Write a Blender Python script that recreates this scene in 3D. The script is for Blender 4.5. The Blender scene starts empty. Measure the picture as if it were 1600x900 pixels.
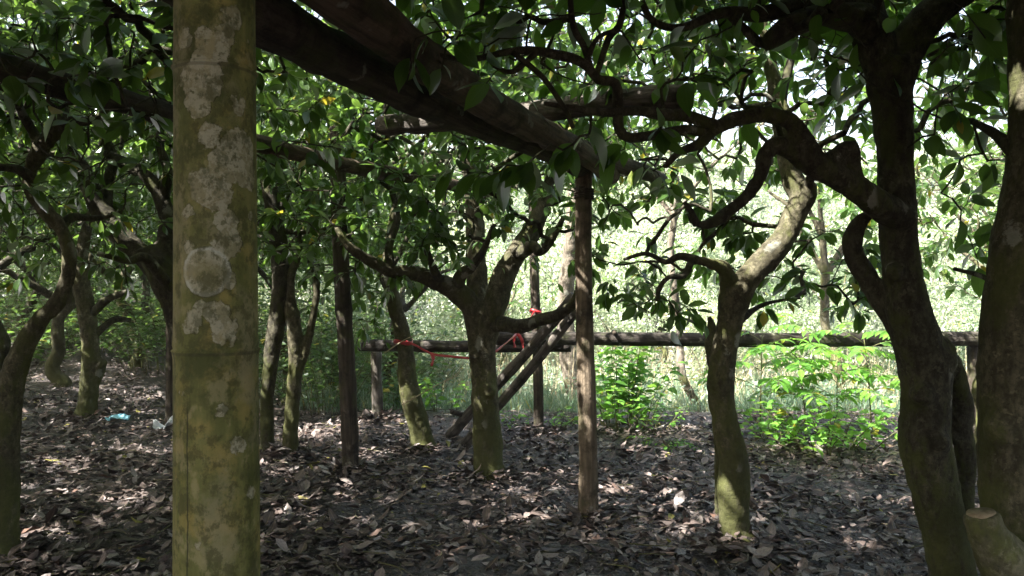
import bpy, math, random
import numpy as np
from mathutils import Vector

rng = np.random.default_rng(7)
random.seed(7)
SC = bpy.context.scene
COL = SC.collection
F, CX, CY, H = 1155.0, 800.0, 450.0, 1.45


def W(px, py, d):
    """point at pixel (px,py) of the 1600x900 frame and d metres in front of the camera"""
    return np.array([(px - CX) / F * d, d, H + (CY - py) / F * d])


# ------------------------------------------------------------------ noise
def _hash(ix, iy, iz):
    n = (ix * 374761393 + iy * 668265263 + iz * 2147483647 * 3) & 0xFFFFFFFF
    n = ((n ^ (n >> 13)) * 1274126177) & 0xFFFFFFFF
    return ((n ^ (n >> 16)) & 0xFFFF) / 65535.0


def vnoise(p):
    p = np.asarray(p, float)
    i = np.floor(p).astype(np.int64)
    f = p - i
    f = f * f * (3 - 2 * f)
    r = 0
    for dx in (0, 1):
        for dy in (0, 1):
            for dz in (0, 1):
                w = (f[:, 0] if dx else 1 - f[:, 0]) * (f[:, 1] if dy else 1 - f[:, 1]) * (f[:, 2] if dz else 1 - f[:, 2])
                r = r + w * _hash(i[:, 0] + dx, i[:, 1] + dy, i[:, 2] + dz)
    return r * 2 - 1


def sstep(a, b, x):
    t = np.clip((x - a) / (b - a), 0, 1)
    return t * t * (3 - 2 * t)


# ------------------------------------------------------------------ terrain
def ground(x, y):
    x = np.asarray(x, float); y = np.asarray(y, float)
    q = np.stack([x, y, np.zeros_like(x)], -1).reshape(-1, 3)
    far = np.hypot(x, y)
    open_side = sstep(-4.5, -1.0, x + 0.25 * (y - 9))        # 1 where the grove ends, 0 in the grove at left
    z = 0.05 * vnoise(q * 0.6 + 11).reshape(x.shape) * sstep(1, 4, far)
    z = z - 0.30 * sstep(8.6, 10.5, y) * open_side
    z = z + 7.6 * sstep(13, 46, y) * (0.35 + 0.65 * open_side)
    z = z + 0.9 * (1 - sstep(-16, -3, x)) * sstep(5, 16, y)
    z = z + 0.25 * vnoise(q * 0.22 + 3).reshape(x.shape) * sstep(10, 20, far)
    return z


def gz(x, y):
    return float(ground(np.array([x]), np.array([y]))[0])


# ------------------------------------------------------------------ mesh building
def mesh_np(name, V, loops, starts, mat=None, uv=None, smooth=True):
    me = bpy.data.meshes.new(name)
    V = np.ascontiguousarray(V, dtype=np.float32)
    me.vertices.add(len(V)); me.vertices.foreach_set('co', V.ravel())
    me.loops.add(len(loops)); me.loops.foreach_set('vertex_index', np.ascontiguousarray(loops, dtype=np.int32))
    me.polygons.add(len(starts)); me.polygons.foreach_set('loop_start', np.ascontiguousarray(starts, dtype=np.int32))
    if uv is not None:
        l = me.uv_layers.new(name='UVMap')
        l.data.foreach_set('uv', np.ascontiguousarray(uv[loops], dtype=np.float32).ravel())
    me.update(calc_edges=True)
    me.validate()
    if smooth:
        me.shade_smooth()
    if mat:
        me.materials.append(mat)
    return me


class MB:
    """collects tubes, strips and boxes of ONE piece"""
    def __init__(s):
        s.V = []; s.F = []; s.n = 0

    def add(s, V, Fs):
        V = np.asarray(V, float)
        s.V.append(V)
        s.F += [tuple(int(i) + s.n for i in f) for f in Fs]
        s.n += len(V)

    def mesh(s, name, mat=None, origin=(0, 0, 0), smooth=True):
        V = np.concatenate(s.V) - np.asarray(origin)
        me = bpy.data.meshes.new(name)
        me.from_pydata(V.tolist(), [], s.F)
        me.update()
        if smooth:
            me.shade_smooth()
        if mat:
            me.materials.append(mat)
        return me


def link(name, me, parent=None, loc=(0, 0, 0)):
    o = bpy.data.objects.new(name, me)
    COL.objects.link(o)
    o.location = loc
    if parent:
        o.parent = parent
    return o


def tag(o, label=None, cat=None, group=None, kind=None):
    for k, v in (('label', label), ('category', cat), ('group', group), ('kind', kind)):
        if v:
            o[k] = v
    return o


def empty(name, loc, label, cat, group=None):
    o = bpy.data.objects.new(name, None)
    COL.objects.link(o)
    o.location = [float(v) for v in loc]
    o.empty_display_size = 0.1
    return tag(o, label, cat, group)


def smooth_line(P, R, step):
    """Catmull-Rom through P (n,3), radii R, resampled to about step"""
    P = np.asarray(P, float); R = np.asarray(R, float)
    if len(P) < 3:
        n = max(2, int(np.linalg.norm(P[-1] - P[0]) / step) + 1)
        t = np.linspace(0, 1, n)[:, None]
        return P[0] * (1 - t) + P[1] * t, R[0] * (1 - t[:, 0]) + R[1] * t[:, 0]
    Q = np.vstack([2 * P[0] - P[1], P, 2 * P[-1] - P[-2]])
    S = np.concatenate([[R[0]], R, [R[-1]]])
    out, rad = [], []
    for i in range(1, len(Q) - 2):
        n = max(2, int(np.linalg.norm(Q[i + 1] - Q[i]) / step) + 1)
        t = np.linspace(0, 1, n, endpoint=False)[:, None]
        p0, p1, p2, p3 = Q[i - 1], Q[i], Q[i + 1], Q[i + 2]
        out.append(0.5 * (2 * p1 + (p2 - p0) * t + (2 * p0 - 5 * p1 + 4 * p2 - p3) * t ** 2 + (3 * p1 - p0 - 3 * p2 + p3) * t ** 3))
        rad.append(S[i] * (1 - t[:, 0]) + S[i + 1] * t[:, 0])
    out.append(P[-1:]); rad.append(R[-1:])
    return np.vstack(out), np.concatenate(rad)


def tube(mb, P, R, sides=8, lump=0.0, cap=True, seed=0.0):
    P = np.asarray(P, float); R = np.asarray(R, float)
    n = len(P)
    T = np.gradient(P, axis=0)
    T /= np.linalg.norm(T, axis=1)[:, None] + 1e-9
    ref = np.array([0, 0, 1.0]) if abs(T[0][2]) < 0.9 else np.array([1.0, 0, 0])
    u = np.cross(T[0], ref); u /= np.linalg.norm(u)
    U = np.empty((n, 3))
    for i in range(n):
        u = u - T[i] * u.dot(T[i]); u /= np.linalg.norm(u) + 1e-9
        U[i] = u
    Vv = np.cross(T, U)
    a = np.arange(sides) / sides * 2 * math.pi
    ring = U[:, None] * np.cos(a)[None, :, None] + Vv[:, None] * np.sin(a)[None, :, None]
    r = R[:, None] * np.ones(sides)
    if lump:
        q = (P[:, None] + ring * R[:, None, None]).reshape(-1, 3)
        r = r * (1 + lump * vnoise(q * 9 + seed).reshape(n, sides) + 0.5 * lump * vnoise(q * 26 + seed).reshape(n, sides))
    V = (P[:, None] + ring * r[..., None]).reshape(-1, 3)
    Fs = []
    for i in range(n - 1):
        for j in range(sides):
            k = (j + 1) % sides
            Fs.append((i * sides + j, i * sides + k, (i + 1) * sides + k, (i + 1) * sides + j))
    if cap:
        V = np.vstack([V, P[0], P[-1]])
        for j in range(sides):
            k = (j + 1) % sides
            Fs.append((k, j, n * sides))
            Fs.append(((n - 1) * sides + j, (n - 1) * sides + k, n * sides + 1))
    mb.add(V, Fs)


# ------------------------------------------------------------------ materials
def new_mat(name):
    m = bpy.data.materials.new(name)
    m.use_nodes = True
    nt = m.node_tree
    nt.nodes.clear()
    return m, nt


class N:
    def __init__(s, nt):
        s.nt = nt

    def node(s, typ, **kw):
        n = s.nt.nodes.new(typ)
        for k, v in kw.items():
            setattr(n, k, v)
        return n

    def put(s, sock, v):
        if hasattr(v, 'node'):
            s.nt.links.new(v, sock)
        elif v is not None:
            if sock.type == 'RGBA' and not isinstance(v, (int, float)) and len(v) == 3:
                v = (*v, 1)
            sock.default_value = v

    def noise(s, vec, scale, detail=4, rough=0.55, dist=0.0):
        n = s.node('ShaderNodeTexNoise')
        s.put(n.inputs['Vector'], vec)
        n.inputs['Scale'].default_value = scale; n.inputs['Detail'].default_value = detail
        n.inputs['Roughness'].default_value = rough; n.inputs['Distortion'].default_value = dist
        return n.outputs['Fac']

    def voronoi(s, vec, scale, feature='F1', out='Distance'):
        n = s.node('ShaderNodeTexVoronoi', feature=feature)
        s.put(n.inputs['Vector'], vec)
        n.inputs['Scale'].default_value = scale
        return n.outputs[out]

    def ramp(s, fac, stops):
        n = s.node('ShaderNodeValToRGB')
        s.put(n.inputs['Fac'], fac)
        el = n.color_ramp.elements
        while len(el) < len(stops):
            el.new(0.5)
        for e, (p, c) in zip(el, stops):
            e.position = p
            e.color = (*c, 1) if not isinstance(c, (int, float)) else (c, c, c, 1)
        return n.outputs['Color']

    def mix(s, fac, a, b, blend='MIX'):
        n = s.node('ShaderNodeMix', data_type='RGBA', blend_type=blend)
        s.put(n.inputs['Factor'], fac)
        s.put(n.inputs['A'] if False else n.inputs[6], a); s.put(n.inputs[7], b)
        return n.outputs[2]

    def math(s, op, a, b=None, c=None, clamp=False):
        n = s.node('ShaderNodeMath', operation=op, use_clamp=clamp)
        for i, v in enumerate((a, b, c)):
            if v is not None:
                s.put(n.inputs[i], v)
        return n.outputs[0]

    def smooth(s, x, lo, hi):
        n = s.node('ShaderNodeMapRange', interpolation_type='SMOOTHSTEP')
        s.put(n.inputs['Value'], x)
        n.inputs['From Min'].default_value = lo; n.inputs['From Max'].default_value = hi
        return n.outputs['Result']

    def mapping(s, vec, scale=(1, 1, 1), loc=(0, 0, 0)):
        n = s.node('ShaderNodeMapping')
        s.put(n.inputs['Vector'], vec)
        n.inputs['Scale'].default_value = scale; n.inputs['Location'].default_value = loc
        return n.outputs['Vector']

    def coord(s, which='Object'):
        return s.node('ShaderNodeTexCoord').outputs[which]

    def island(s):
        return s.node('ShaderNodeNewGeometry').outputs['Random Per Island']

    def bump(s, h, strength, dist=0.01):
        n = s.node('ShaderNodeBump')
        s.put(n.inputs['Height'], h)
        n.inputs['Strength'].default_value = strength; n.inputs['Distance'].default_value = dist
        return n.outputs['Normal']

    def principled(s, col, rough=0.8, spec=0.3, normal=None):
        b = s.node('ShaderNodeBsdfPrincipled')
        s.put(b.inputs['Base Color'], col); s.put(b.inputs['Roughness'], rough)
        b.inputs['Specular IOR Level'].default_value = spec
        if normal is not None:
            s.put(b.inputs['Normal'], normal)
        return b.outputs[0]

    def out(s, sh):
        o = s.node('ShaderNodeOutputMaterial')
        s.nt.links.new(sh, o.inputs['Surface'])


def bark_mat(name, base_a, base_b, moss, moss_amt=0.5, lichen_amt=0.5, moss_low=True, scale=1.0):
    m, nt = new_mat(name); n = N(nt)
    co = n.coord('Object')
    fib = n.noise(n.mapping(co, (2.2 * scale, 2.2 * scale, 1.15 * scale)), 15, 8, 0.68)
    big = n.noise(co, 3.1 * scale, 4)
    col = n.mix(n.smooth(fib, 0.36, 0.72), base_a, base_b)
    fine = n.noise(co, 70 * scale, 6, 0.7)
    col = n.mix(n.math('MULTIPLY', n.smooth(fine, 0.48, 0.66), 0.55), col, tuple(c * 0.35 for c in base_a))
    col = n.mix(n.math('MULTIPLY', n.smooth(n.noise(n.mapping(co, (1, 1, 1), (2, 8, 8)), 33 * scale, 5, 0.65), 0.56, 0.66), 0.5), col, tuple(c * 1.5 for c in base_b))
    # moss in patches, thicker near the foot
    z = n.node('ShaderNodeSeparateXYZ'); n.put(z.inputs[0], co)
    mm = n.noise(n.mapping(co, (1, 1, 0.6), (3, 1, 5)), 6.5 * scale, 9, 0.72)
    if moss_low:
        low = n.math('MULTIPLY', n.smooth(z.outputs['Z'], 1.2, 0.0), 0.15)
        mm = n.math('ADD', mm, low)
    mask = n.smooth(mm, 0.66 - 0.22 * moss_amt, 0.76 - 0.16 * moss_amt)
    col = n.mix(n.math('MULTIPLY', mask, 0.85), col, n.mix(n.noise(co, 60, 3), moss, tuple(c * 2.1 for c in moss)))
    # pale crustose lichen patches with rough rims
    wob = n.noise(co, 24, 4)
    v = n.math('ADD', n.voronoi(n.mapping(co, (1, 1, 0.7), (2.2, 7, 1)), 7.5 * scale), n.math('MULTIPLY', n.math('SUBTRACT', n.math('ADD', wob, n.noise(co, 65, 4, 0.7)), 0.5), 0.42))
    sel = n.smooth(n.noise(n.mapping(co, (1, 1, 1), (9, 4, 2)), 2.6 * scale, 2), 0.62 - 0.2 * lichen_amt, 0.66 - 0.2 * lichen_amt)
    lm = n.math('MULTIPLY', n.smooth(v, 0.50, 0.40), sel)
    lich = n.mix(n.noise(co, 90, 3), (0.22, 0.22, 0.17), (0.40, 0.40, 0.33))
    col = n.mix(n.math('MULTIPLY', lm, 0.7), col, lich)
    col = n.mix(n.smooth(big, 0.35, 0.7), n.mix(0.45, col, (0.015, 0.012, 0.01)), col)
    h = n.math('ADD', n.math('MULTIPLY', n.noise(n.mapping(co, (1, 1, 2.6), (4, 4, 4)), 20 * scale, 6, 0.7), 0.5), n.math('MULTIPLY', fib, 0.8), n.math('MULTIPLY', n.noise(co, 55, 5, 0.7), 0.5))
    h = n.math('ADD', h, n.math('MULTIPLY', lm, 0.15))
    n.out(n.principled(col, 0.9, 0.2, n.bump(h, 0.9, 0.012)))
    return m


def leaf_mat(name, dark, light, trans, trans_w=0.45, gloss=0.12, rough=0.32, yellow=0.0, pale=None, vary=False):
    m, nt = new_mat(name); n = N(nt)
    uv = n.coord('UV')
    sx = n.node('ShaderNodeSeparateXYZ'); n.put(sx.inputs[0], uv)
    r = n.island()
    col = n.mix(r, dark, light)
    tcol = n.mix(r, trans, tuple(c * 1.35 for c in trans))
    if yellow:
        r2 = n.math('FRACT', n.math('MULTIPLY', r, 37.7))
        ym = n.smooth(r2, 1 - yellow, 1 - yellow * 0.6)
        col = n.mix(ym, col, (0.30, 0.27, 0.04)); tcol = n.mix(ym, tcol, (0.5, 0.42, 0.04))
    if pale:
        r3 = n.math('FRACT', n.math('MULTIPLY', r, 91.3))
        col = n.mix(n.smooth(r3, 0.75, 0.95), col, pale)
    if vary:        # every bush has its own tone
        oi = n.node('ShaderNodeObjectInfo').outputs['Random']
        tone = n.ramp(oi, [(0.0, (0.36, 0.48, 0.32)), (0.22, (0.60, 0.74, 0.56)), (0.42, (1.15, 1.22, 1.1)), (0.75, (1.5, 1.5, 1.42)), (1.0, (1.65, 1.58, 1.5))])
        col = n.mix(1.0, col, tone, 'MULTIPLY'); tcol = n.mix(1.0, tcol, tone, 'MULTIPLY')
    # midrib and side veins
    ax = n.math('ABSOLUTE', n.math('SUBTRACT', sx.outputs['X'], 0.5))
    rib = n.smooth(ax, 0.05, 0.015)
    wv = n.math('SINE', n.math('MULTIPLY', n.math('SUBTRACT', sx.outputs['Y'], n.math('MULTIPLY', ax, 0.55)), 60.0))
    veins = n.math('MULTIPLY', n.smooth(wv, 0.86, 1.0), 0.35)
    vm = n.math('MAXIMUM', n.math('MULTIPLY', rib, 0.6), veins)
    mott = n.noise(uv, 6, 4)
    col = n.mix(n.math('MULTIPLY', n.smooth(mott, 0.4, 0.75), 0.35), col, tuple(c * 0.5 for c in dark))
    col = n.mix(n.math('MULTIPLY', vm, 0.6), col, tuple(min(1, c * 1.6 + 0.02) for c in light))
    bmp = n.bump(n.math('SUBTRACT', mott, vm), 0.25, 0.004)
    d = n.node('ShaderNodeBsdfDiffuse'); n.put(d.inputs[0], col); n.put(d.inputs['Normal'], bmp)
    t = n.node('ShaderNodeBsdfTranslucent'); n.put(t.inputs[0], tcol)
    g = n.node('ShaderNodeBsdfGlossy'); g.inputs['Roughness'].default_value = rough
    n.put(g.inputs[0], (0.9, 0.95, 1.0)); n.put(g.inputs['Normal'], bmp)
    a = n.node('ShaderNodeMixShader'); a.inputs[0].default_value = trans_w
    nt.links.new(d.outputs[0], a.inputs[1]); nt.links.new(t.outputs[0], a.inputs[2])
    fr = n.node('ShaderNodeFresnel'); fr.inputs[0].default_value = 1.45
    b = n.node('ShaderNodeMixShader')
    n.put(b.inputs[0], n.math('MULTIPLY', fr.outputs[0], 0.33, clamp=True))
    nt.links.new(a.outputs[0], b.inputs[1]); nt.links.new(g.outputs[0], b.inputs[2])
    n.out(b.outputs[0])
    return m


BARK = bark_mat('bark_mossy', (0.055, 0.049, 0.028), (0.165, 0.150, 0.095), (0.050, 0.055, 0.016), 0.85, 0.55)
BARK_DARK = bark_mat('bark_dark', (0.030, 0.027, 0.018), (0.110, 0.102, 0.068), (0.046, 0.052, 0.015), 0.75, 0.40, True)
BARK_PALE = bark_mat('bark_pale', (0.13, 0.11, 0.085), (0.30, 0.26, 0.20), (0.07, 0.075, 0.025), 0.35, 0.7)
LEAF = leaf_mat('leaf_green', (0.026, 0.060, 0.013), (0.058, 0.120, 0.024), (0.155, 0.28, 0.04), 0.45, 0.15, 0.30, 0.02)
LEAF_IN = leaf_mat('leaf_inner', (0.026, 0.056, 0.014), (0.058, 0.110, 0.024), (0.15, 0.26, 0.04), 0.44, 0.15, 0.33, 0.012)
LEAF_BRIGHT = leaf_mat('leaf_bright', (0.05, 0.155, 0.025), (0.18, 0.38, 0.052), (0.28, 0.53, 0.06), 0.5, 0.1, 0.4, 0.04)
LEAF_SCRUB = leaf_mat('leaf_scrub', (0.110, 0.140, 0.082), (0.27, 0.305, 0.21), (0.31, 0.38, 0.21), 0.35, 0.2, 0.4, 0.02, (0.50, 0.50, 0.455), True)
GRASS = leaf_mat('grass_green', (0.080, 0.145, 0.085), (0.17, 0.25, 0.165), (0.23, 0.35, 0.19), 0.45, 0.1, 0.5, 0.05, (0.30, 0.30, 0.2))


def soil_mat():
    m, nt = new_mat('soil'); n = N(nt)
    co = n.coord('Object')
    geo = n.node('ShaderNodeNewGeometry')
    px = n.node('ShaderNodeSeparateXYZ'); n.put(px.inputs[0], geo.outputs['Position'])
    a = n.noise(co, 3, 6); b = n.noise(co, 38, 6, 0.7)
    col = n.mix(n.smooth(b, 0.35, 0.7), (0.014, 0.011, 0.011), (0.066, 0.053, 0.050))
    col = n.mix(n.smooth(a, 0.45, 0.7), col, (0.075, 0.056, 0.048))
    # beyond the grove the soil is covered by dry grass
    edge = n.math('ADD', px.outputs['Y'], n.math('MULTIPLY', n.noise(co, 1.1, 4), 1.6))
    dry = n.mix(n.noise(co, 2.2, 7, 0.7), (0.09, 0.11, 0.07), (0.23, 0.235, 0.185))
    side = n.smooth(n.math('ADD', px.outputs['X'], n.math('MULTIPLY', px.outputs['Y'], 0.25)), -2.5, 0.5)
    fac = n.math('MAXIMUM', n.math('MULTIPLY', n.smooth(edge, 9.0, 10.5), side), n.smooth(edge, 22, 28))
    col = n.mix(fac, col, dry)
    h = n.math('ADD', n.math('MULTIPLY', b, 0.9), n.math('MULTIPLY', n.voronoi(co, 45), 0.7))
    n.out(n.principled(col, 0.6, 0.45, n.bump(h, 0.9, 0.02)))
    return m


def litter_mat():
    m, nt = new_mat('dead_leaf'); n = N(nt)
    uv = n.coord('UV'); r = n.island()
    r2 = n.math('FRACT', n.math('MULTIPLY', r, 53.7))
    col = n.ramp(r, [(0.0, (0.030, 0.022, 0.018)), (0.28, (0.084, 0.059, 0.050)), (0.55, (0.145, 0.110, 0.096)),
                     (0.78, (0.205, 0.167, 0.150)), (0.92, (0.32, 0.285, 0.27)), (1.0, (0.170, 0.09, 0.060))])
    col = n.mix(0.16, col, (0.022, 0.016, 0.017))
    col = n.mix(n.smooth(r2, 0.986, 0.990), col, (0.24, 0.22, 0.05))
    spots = n.noise(uv, 5, 5, 0.65)
    col = n.mix(n.math('MULTIPLY', n.smooth(spots, 0.48, 0.68), 0.6), col, (0.035, 0.025, 0.02))
    sx = n.node('ShaderNodeSeparateXYZ'); n.put(sx.inputs[0], uv)
    ax = n.math('ABSOLUTE', n.math('SUBTRACT', sx.outputs['X'], 0.5))
    col = n.mix(n.math('MULTIPLY', n.smooth(ax, 0.05, 0.01), 0.45), col, (0.30, 0.23, 0.15))
    wv = n.math('SINE', n.math('MULTIPLY', n.math('SUBTRACT', sx.outputs['Y'], n.math('MULTIPLY', ax, 0.55)), 55.0))
    h = n.math('ADD', spots, n.math('MULTIPLY', n.smooth(wv, 0.7, 1.0), -0.3))
    n.out(n.principled(col, n.math('MULTIPLY_ADD', r2, 0.35, 0.42), 0.4, n.bump(h, 0.5, 0.005)))
    return m


def log_mat(name, a, b, lichen=0.25, sc=1.0):
    m, nt = new_mat(name); n = N(nt)
    co = n.coord('Object')
    f = n.noise(n.mapping(co, (sc, 22 * sc, 22 * sc)), 2.0, 8, 0.65)
    col = n.mix(n.smooth(f, 0.3, 0.7), a, b)
    p = n.noise(co, 6, 7, 0.7)
    col = n.mix(n.math('MULTIPLY', n.smooth(p, 0.46, 0.66), 0.8), col, tuple(c * 0.28 for c in a))
    l = n.math('MULTIPLY', n.smooth(n.noise(n.mapping(co, (1, 1, 1), (4, 4, 4)), 9, 5), 0.70 - 0.2 * lichen, 0.76 - 0.2 * lichen), 0.6)
    col = n.mix(l, col, (0.26, 0.25, 0.20))
    g = n.smooth(n.noise(n.mapping(co, (1, 1, 1), (8, 1, 4)), 5, 6, 0.65), 0.5, 0.64)
    col = n.mix(n.math('MULTIPLY', g, 0.6), col, (0.05, 0.055, 0.02))
    n.out(n.principled(col, 0.85, 0.25, n.bump(n.math('ADD', f, n.math('MULTIPLY', n.noise(co, 30, 6, 0.7), 0.6)), 1.0, 0.016)))
    return m


LOG_DARK = log_mat('log_dark', (0.026, 0.020, 0.015), (0.090, 0.072, 0.054), 0.3)
LOG_RAIL = log_mat('log_rail', (0.018, 0.015, 0.013), (0.070, 0.060, 0.050), 0.25)
LOG_BROWN = log_mat('log_brown', (0.050, 0.036, 0.026), (0.155, 0.115, 0.080), 0.4)
LOG_GREY = log_mat('log_grey', (0.050, 0.043, 0.036), (0.16, 0.14, 0.12), 0.35)
POST_BROWN = log_mat('post_brown', (0.075, 0.057, 0.038), (0.21, 0.165, 0.115), 0.25)


def bamboo_mat(patches, base_z):
    m, nt = new_mat('bamboo'); n = N(nt)
    co = n.coord('Object')
    streak = n.noise(n.mapping(co, (16, 16, 1.2)), 2.2, 7, 0.6)
    blot = n.noise(co, 9, 6, 0.6)
    col = n.mix(n.smooth(streak, 0.3, 0.7), (0.090, 0.100, 0.026), (0.195, 0.185, 0.062))
    col = n.mix(n.math('MULTIPLY', n.smooth(blot, 0.46, 0.60), 0.85), col, (0.048, 0.056, 0.014))       # algae
    och = n.noise(n.mapping(co, (1, 1, 1), (5, 5, 5)), 14, 6, 0.65)
    col = n.mix(n.math('MULTIPLY', n.smooth(och, 0.50, 0.66), 0.6), col, (0.29, 0.225, 0.07))       # ochre crust
    veil = n.noise(n.mapping(co, (1, 1, 0.8), (21, 2, 2)), 11, 7, 0.65)
    col = n.mix(n.math('MULTIPLY', n.smooth(veil, 0.50, 0.62), 0.5), col, (0.27, 0.235, 0.14))
    wob1 = n.noise(co, 30, 5, 0.6); wob2 = n.noise(co, 110, 3)
    total = None; rim = None
    for (x, y, z, r, ring) in patches:
        d = n.node('ShaderNodeVectorMath', operation='DISTANCE')
        n.put(d.inputs[0], co); d.inputs[1].default_value = (x, y, z - base_z)
        dd = n.math('ADD', d.outputs['Value'], n.math('MULTIPLY', n.math('SUBTRACT', n.math('MULTIPLY_ADD', wob2, 0.35, n.math('MULTIPLY', wob1, 0.75)), 0.55), 0.042 if not ring else 0.014))
        k = n.smooth(dd, r, r - 0.0022)
        total = k if total is None else n.math('MAXIMUM', total, k)
        if ring:
            a = n.smooth(dd, r, r - 0.003); b = n.smooth(dd, r - 0.004, r - 0.008)
            rim = n.math('SUBTRACT', a, b)
            inner = n.smooth(dd, r * 0.62, r * 0.30)
    hol = n.smooth(n.noise(n.mapping(co, (1, 1, 1), (1, 7, 3)), 42, 5, 0.7), 0.44, 0.54)
    lich = n.mix(hol, (0.25, 0.23, 0.14), (0.38, 0.36, 0.26))
    lich = n.mix(n.smooth(wob2, 0.55, 0.65), lich, (0.16, 0.15, 0.09))
    col = n.mix(n.math('MULTIPLY', total, 0.8), col, lich)
    if rim is not None:
        col = n.mix(n.math('MULTIPLY', rim, 0.7), col, (0.46, 0.46, 0.38))
        col = n.mix(n.math('MULTIPLY', inner, 0.6), col, (0.17, 0.15, 0.06))
    fine = n.noise(n.mapping(co, (1, 1, 0.8), (3, 3, 3)), 48, 6, 0.7)
    col = n.mix(n.math('MULTIPLY', n.smooth(fine, 0.47, 0.60), 0.7), col, (0.050, 0.052, 0.014))
    fl = n.noise(n.mapping(co, (1, 1, 0.7), (13, 3, 8)), 26, 5, 0.6)
    col = n.mix(n.math('MULTIPLY', n.smooth(fl, 0.58, 0.66), 0.5), col, (0.30, 0.26, 0.13))
    sz = n.node('ShaderNodeSeparateXYZ'); n.put(sz.inputs[0], co)
    px = sz.outputs['X']
    crack = n.math('MULTIPLY', n.smooth(n.math('ABSOLUTE', n.math('ADD', px, n.math('MULTIPLY_ADD', wob1, 0.006, 0.0145))), 0.0016, 0.0004), n.smooth(sz.outputs['Z'], base_z + 1.30, base_z + 1.27))
    col = n.mix(n.math('MULTIPLY', crack, 0.8), col, (0.02, 0.02, 0.008))
    for nz in (W(0, 552, 0.996)[2] - base_z, W(0, 92, 0.996)[2] - base_z):
        ring = n.smooth(n.math('ABSOLUTE', n.math('SUBTRACT', sz.outputs['Z'], nz - 0.003)), 0.0032, 0.0012)
        col = n.mix(n.math('MULTIPLY', ring, 0.45), col, (0.03, 0.028, 0.014))
    h = n.math('ADD', n.math('MULTIPLY', streak, 0.6), n.math('MULTIPLY', total, 0.5))
    h = n.math('ADD', h, n.math('MULTIPLY', wob2, 0.35))
    h = n.math('ADD', h, n.math('MULTIPLY', fine, 0.4))
    n.out(n.principled(col, 0.7, 0.25, n.bump(h, 0.7, 0.007)))
    return m


def plain_mat(name, a, b, rough=0.5, spec=0.4, scale=20):
    m, nt = new_mat(name); n = N(nt)
    f = n.noise(n.coord('Object'), scale, 5)
    n.out(n.principled(n.mix(n.smooth(f, 0.3, 0.7), a, b), rough, spec, n.bump(f, 0.4, 0.004)))
    return m


RED = plain_mat('red_ribbon', (0.36, 0.022, 0.026), (0.52, 0.045, 0.05), 0.35, 0.5)
BLUE = plain_mat('blue_plastic', (0.16, 0.42, 0.55), (0.30, 0.58, 0.68), 0.35, 0.5)
WHITE = plain_mat('white_plastic', (0.45, 0.47, 0.50), (0.68, 0.70, 0.72), 0.4, 0.5)
STALK = plain_mat('dry_stalk', (0.30, 0.25, 0.15), (0.48, 0.42, 0.28), 0.7, 0.2)
STEM = plain_mat('green_stem', (0.07, 0.09, 0.03), (0.13, 0.12, 0.05), 0.6, 0.3)
WOODCUT = plain_mat('cut_wood', (0.20, 0.15, 0.09), (0.34, 0.27, 0.18), 0.8, 0.2, 40)

# ------------------------------------------------------------------ leaves
def template(rows, wid, fold):
    V = [(0, 0, 0)]; UV = [(0.5, 0)]
    for t, w in zip(rows[1:-1], wid[1:-1]):
        V += [(-w, t, fold * w), (0, t, 0), (w, t, fold * w)]
        UV += [(0, t), (0.5, t), (1, t)]
    V.append((0, rows[-1], 0)); UV.append((0.5, 1))
    k = len(rows) - 2
    Fs = [(0, 2, 1), (0, 3, 2)]
    for i in range(k - 1):
        a = 1 + 3 * i; b = a + 3
        Fs += [(a, a + 1, b + 1, b), (a + 1, a + 2, b + 2, b + 1)]
    a = 1 + 3 * (k - 1); e = len(V) - 1
    Fs += [(a, a + 1, e), (a + 1, a + 2, e)]
    return np.array(V, float), np.array(UV, float), Fs


T_HI = template([0, .1, .24, .42, .6, .76, .9, 1], [0, .2, .40, .5, .47, .34, .13, 0], 0.22)
T_MID = template([0, .16, .42, .68, .88, 1], [0, .30, .5, .42, .15, 0], 0.25)
T_LO = template([0, .38, .75, 1], [0, .5, .36, 0], 0.25)
T_NARROW = template([0, .2, .5, .8, 1], [0, .36, .5, .3, 0], 0.2)


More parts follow.
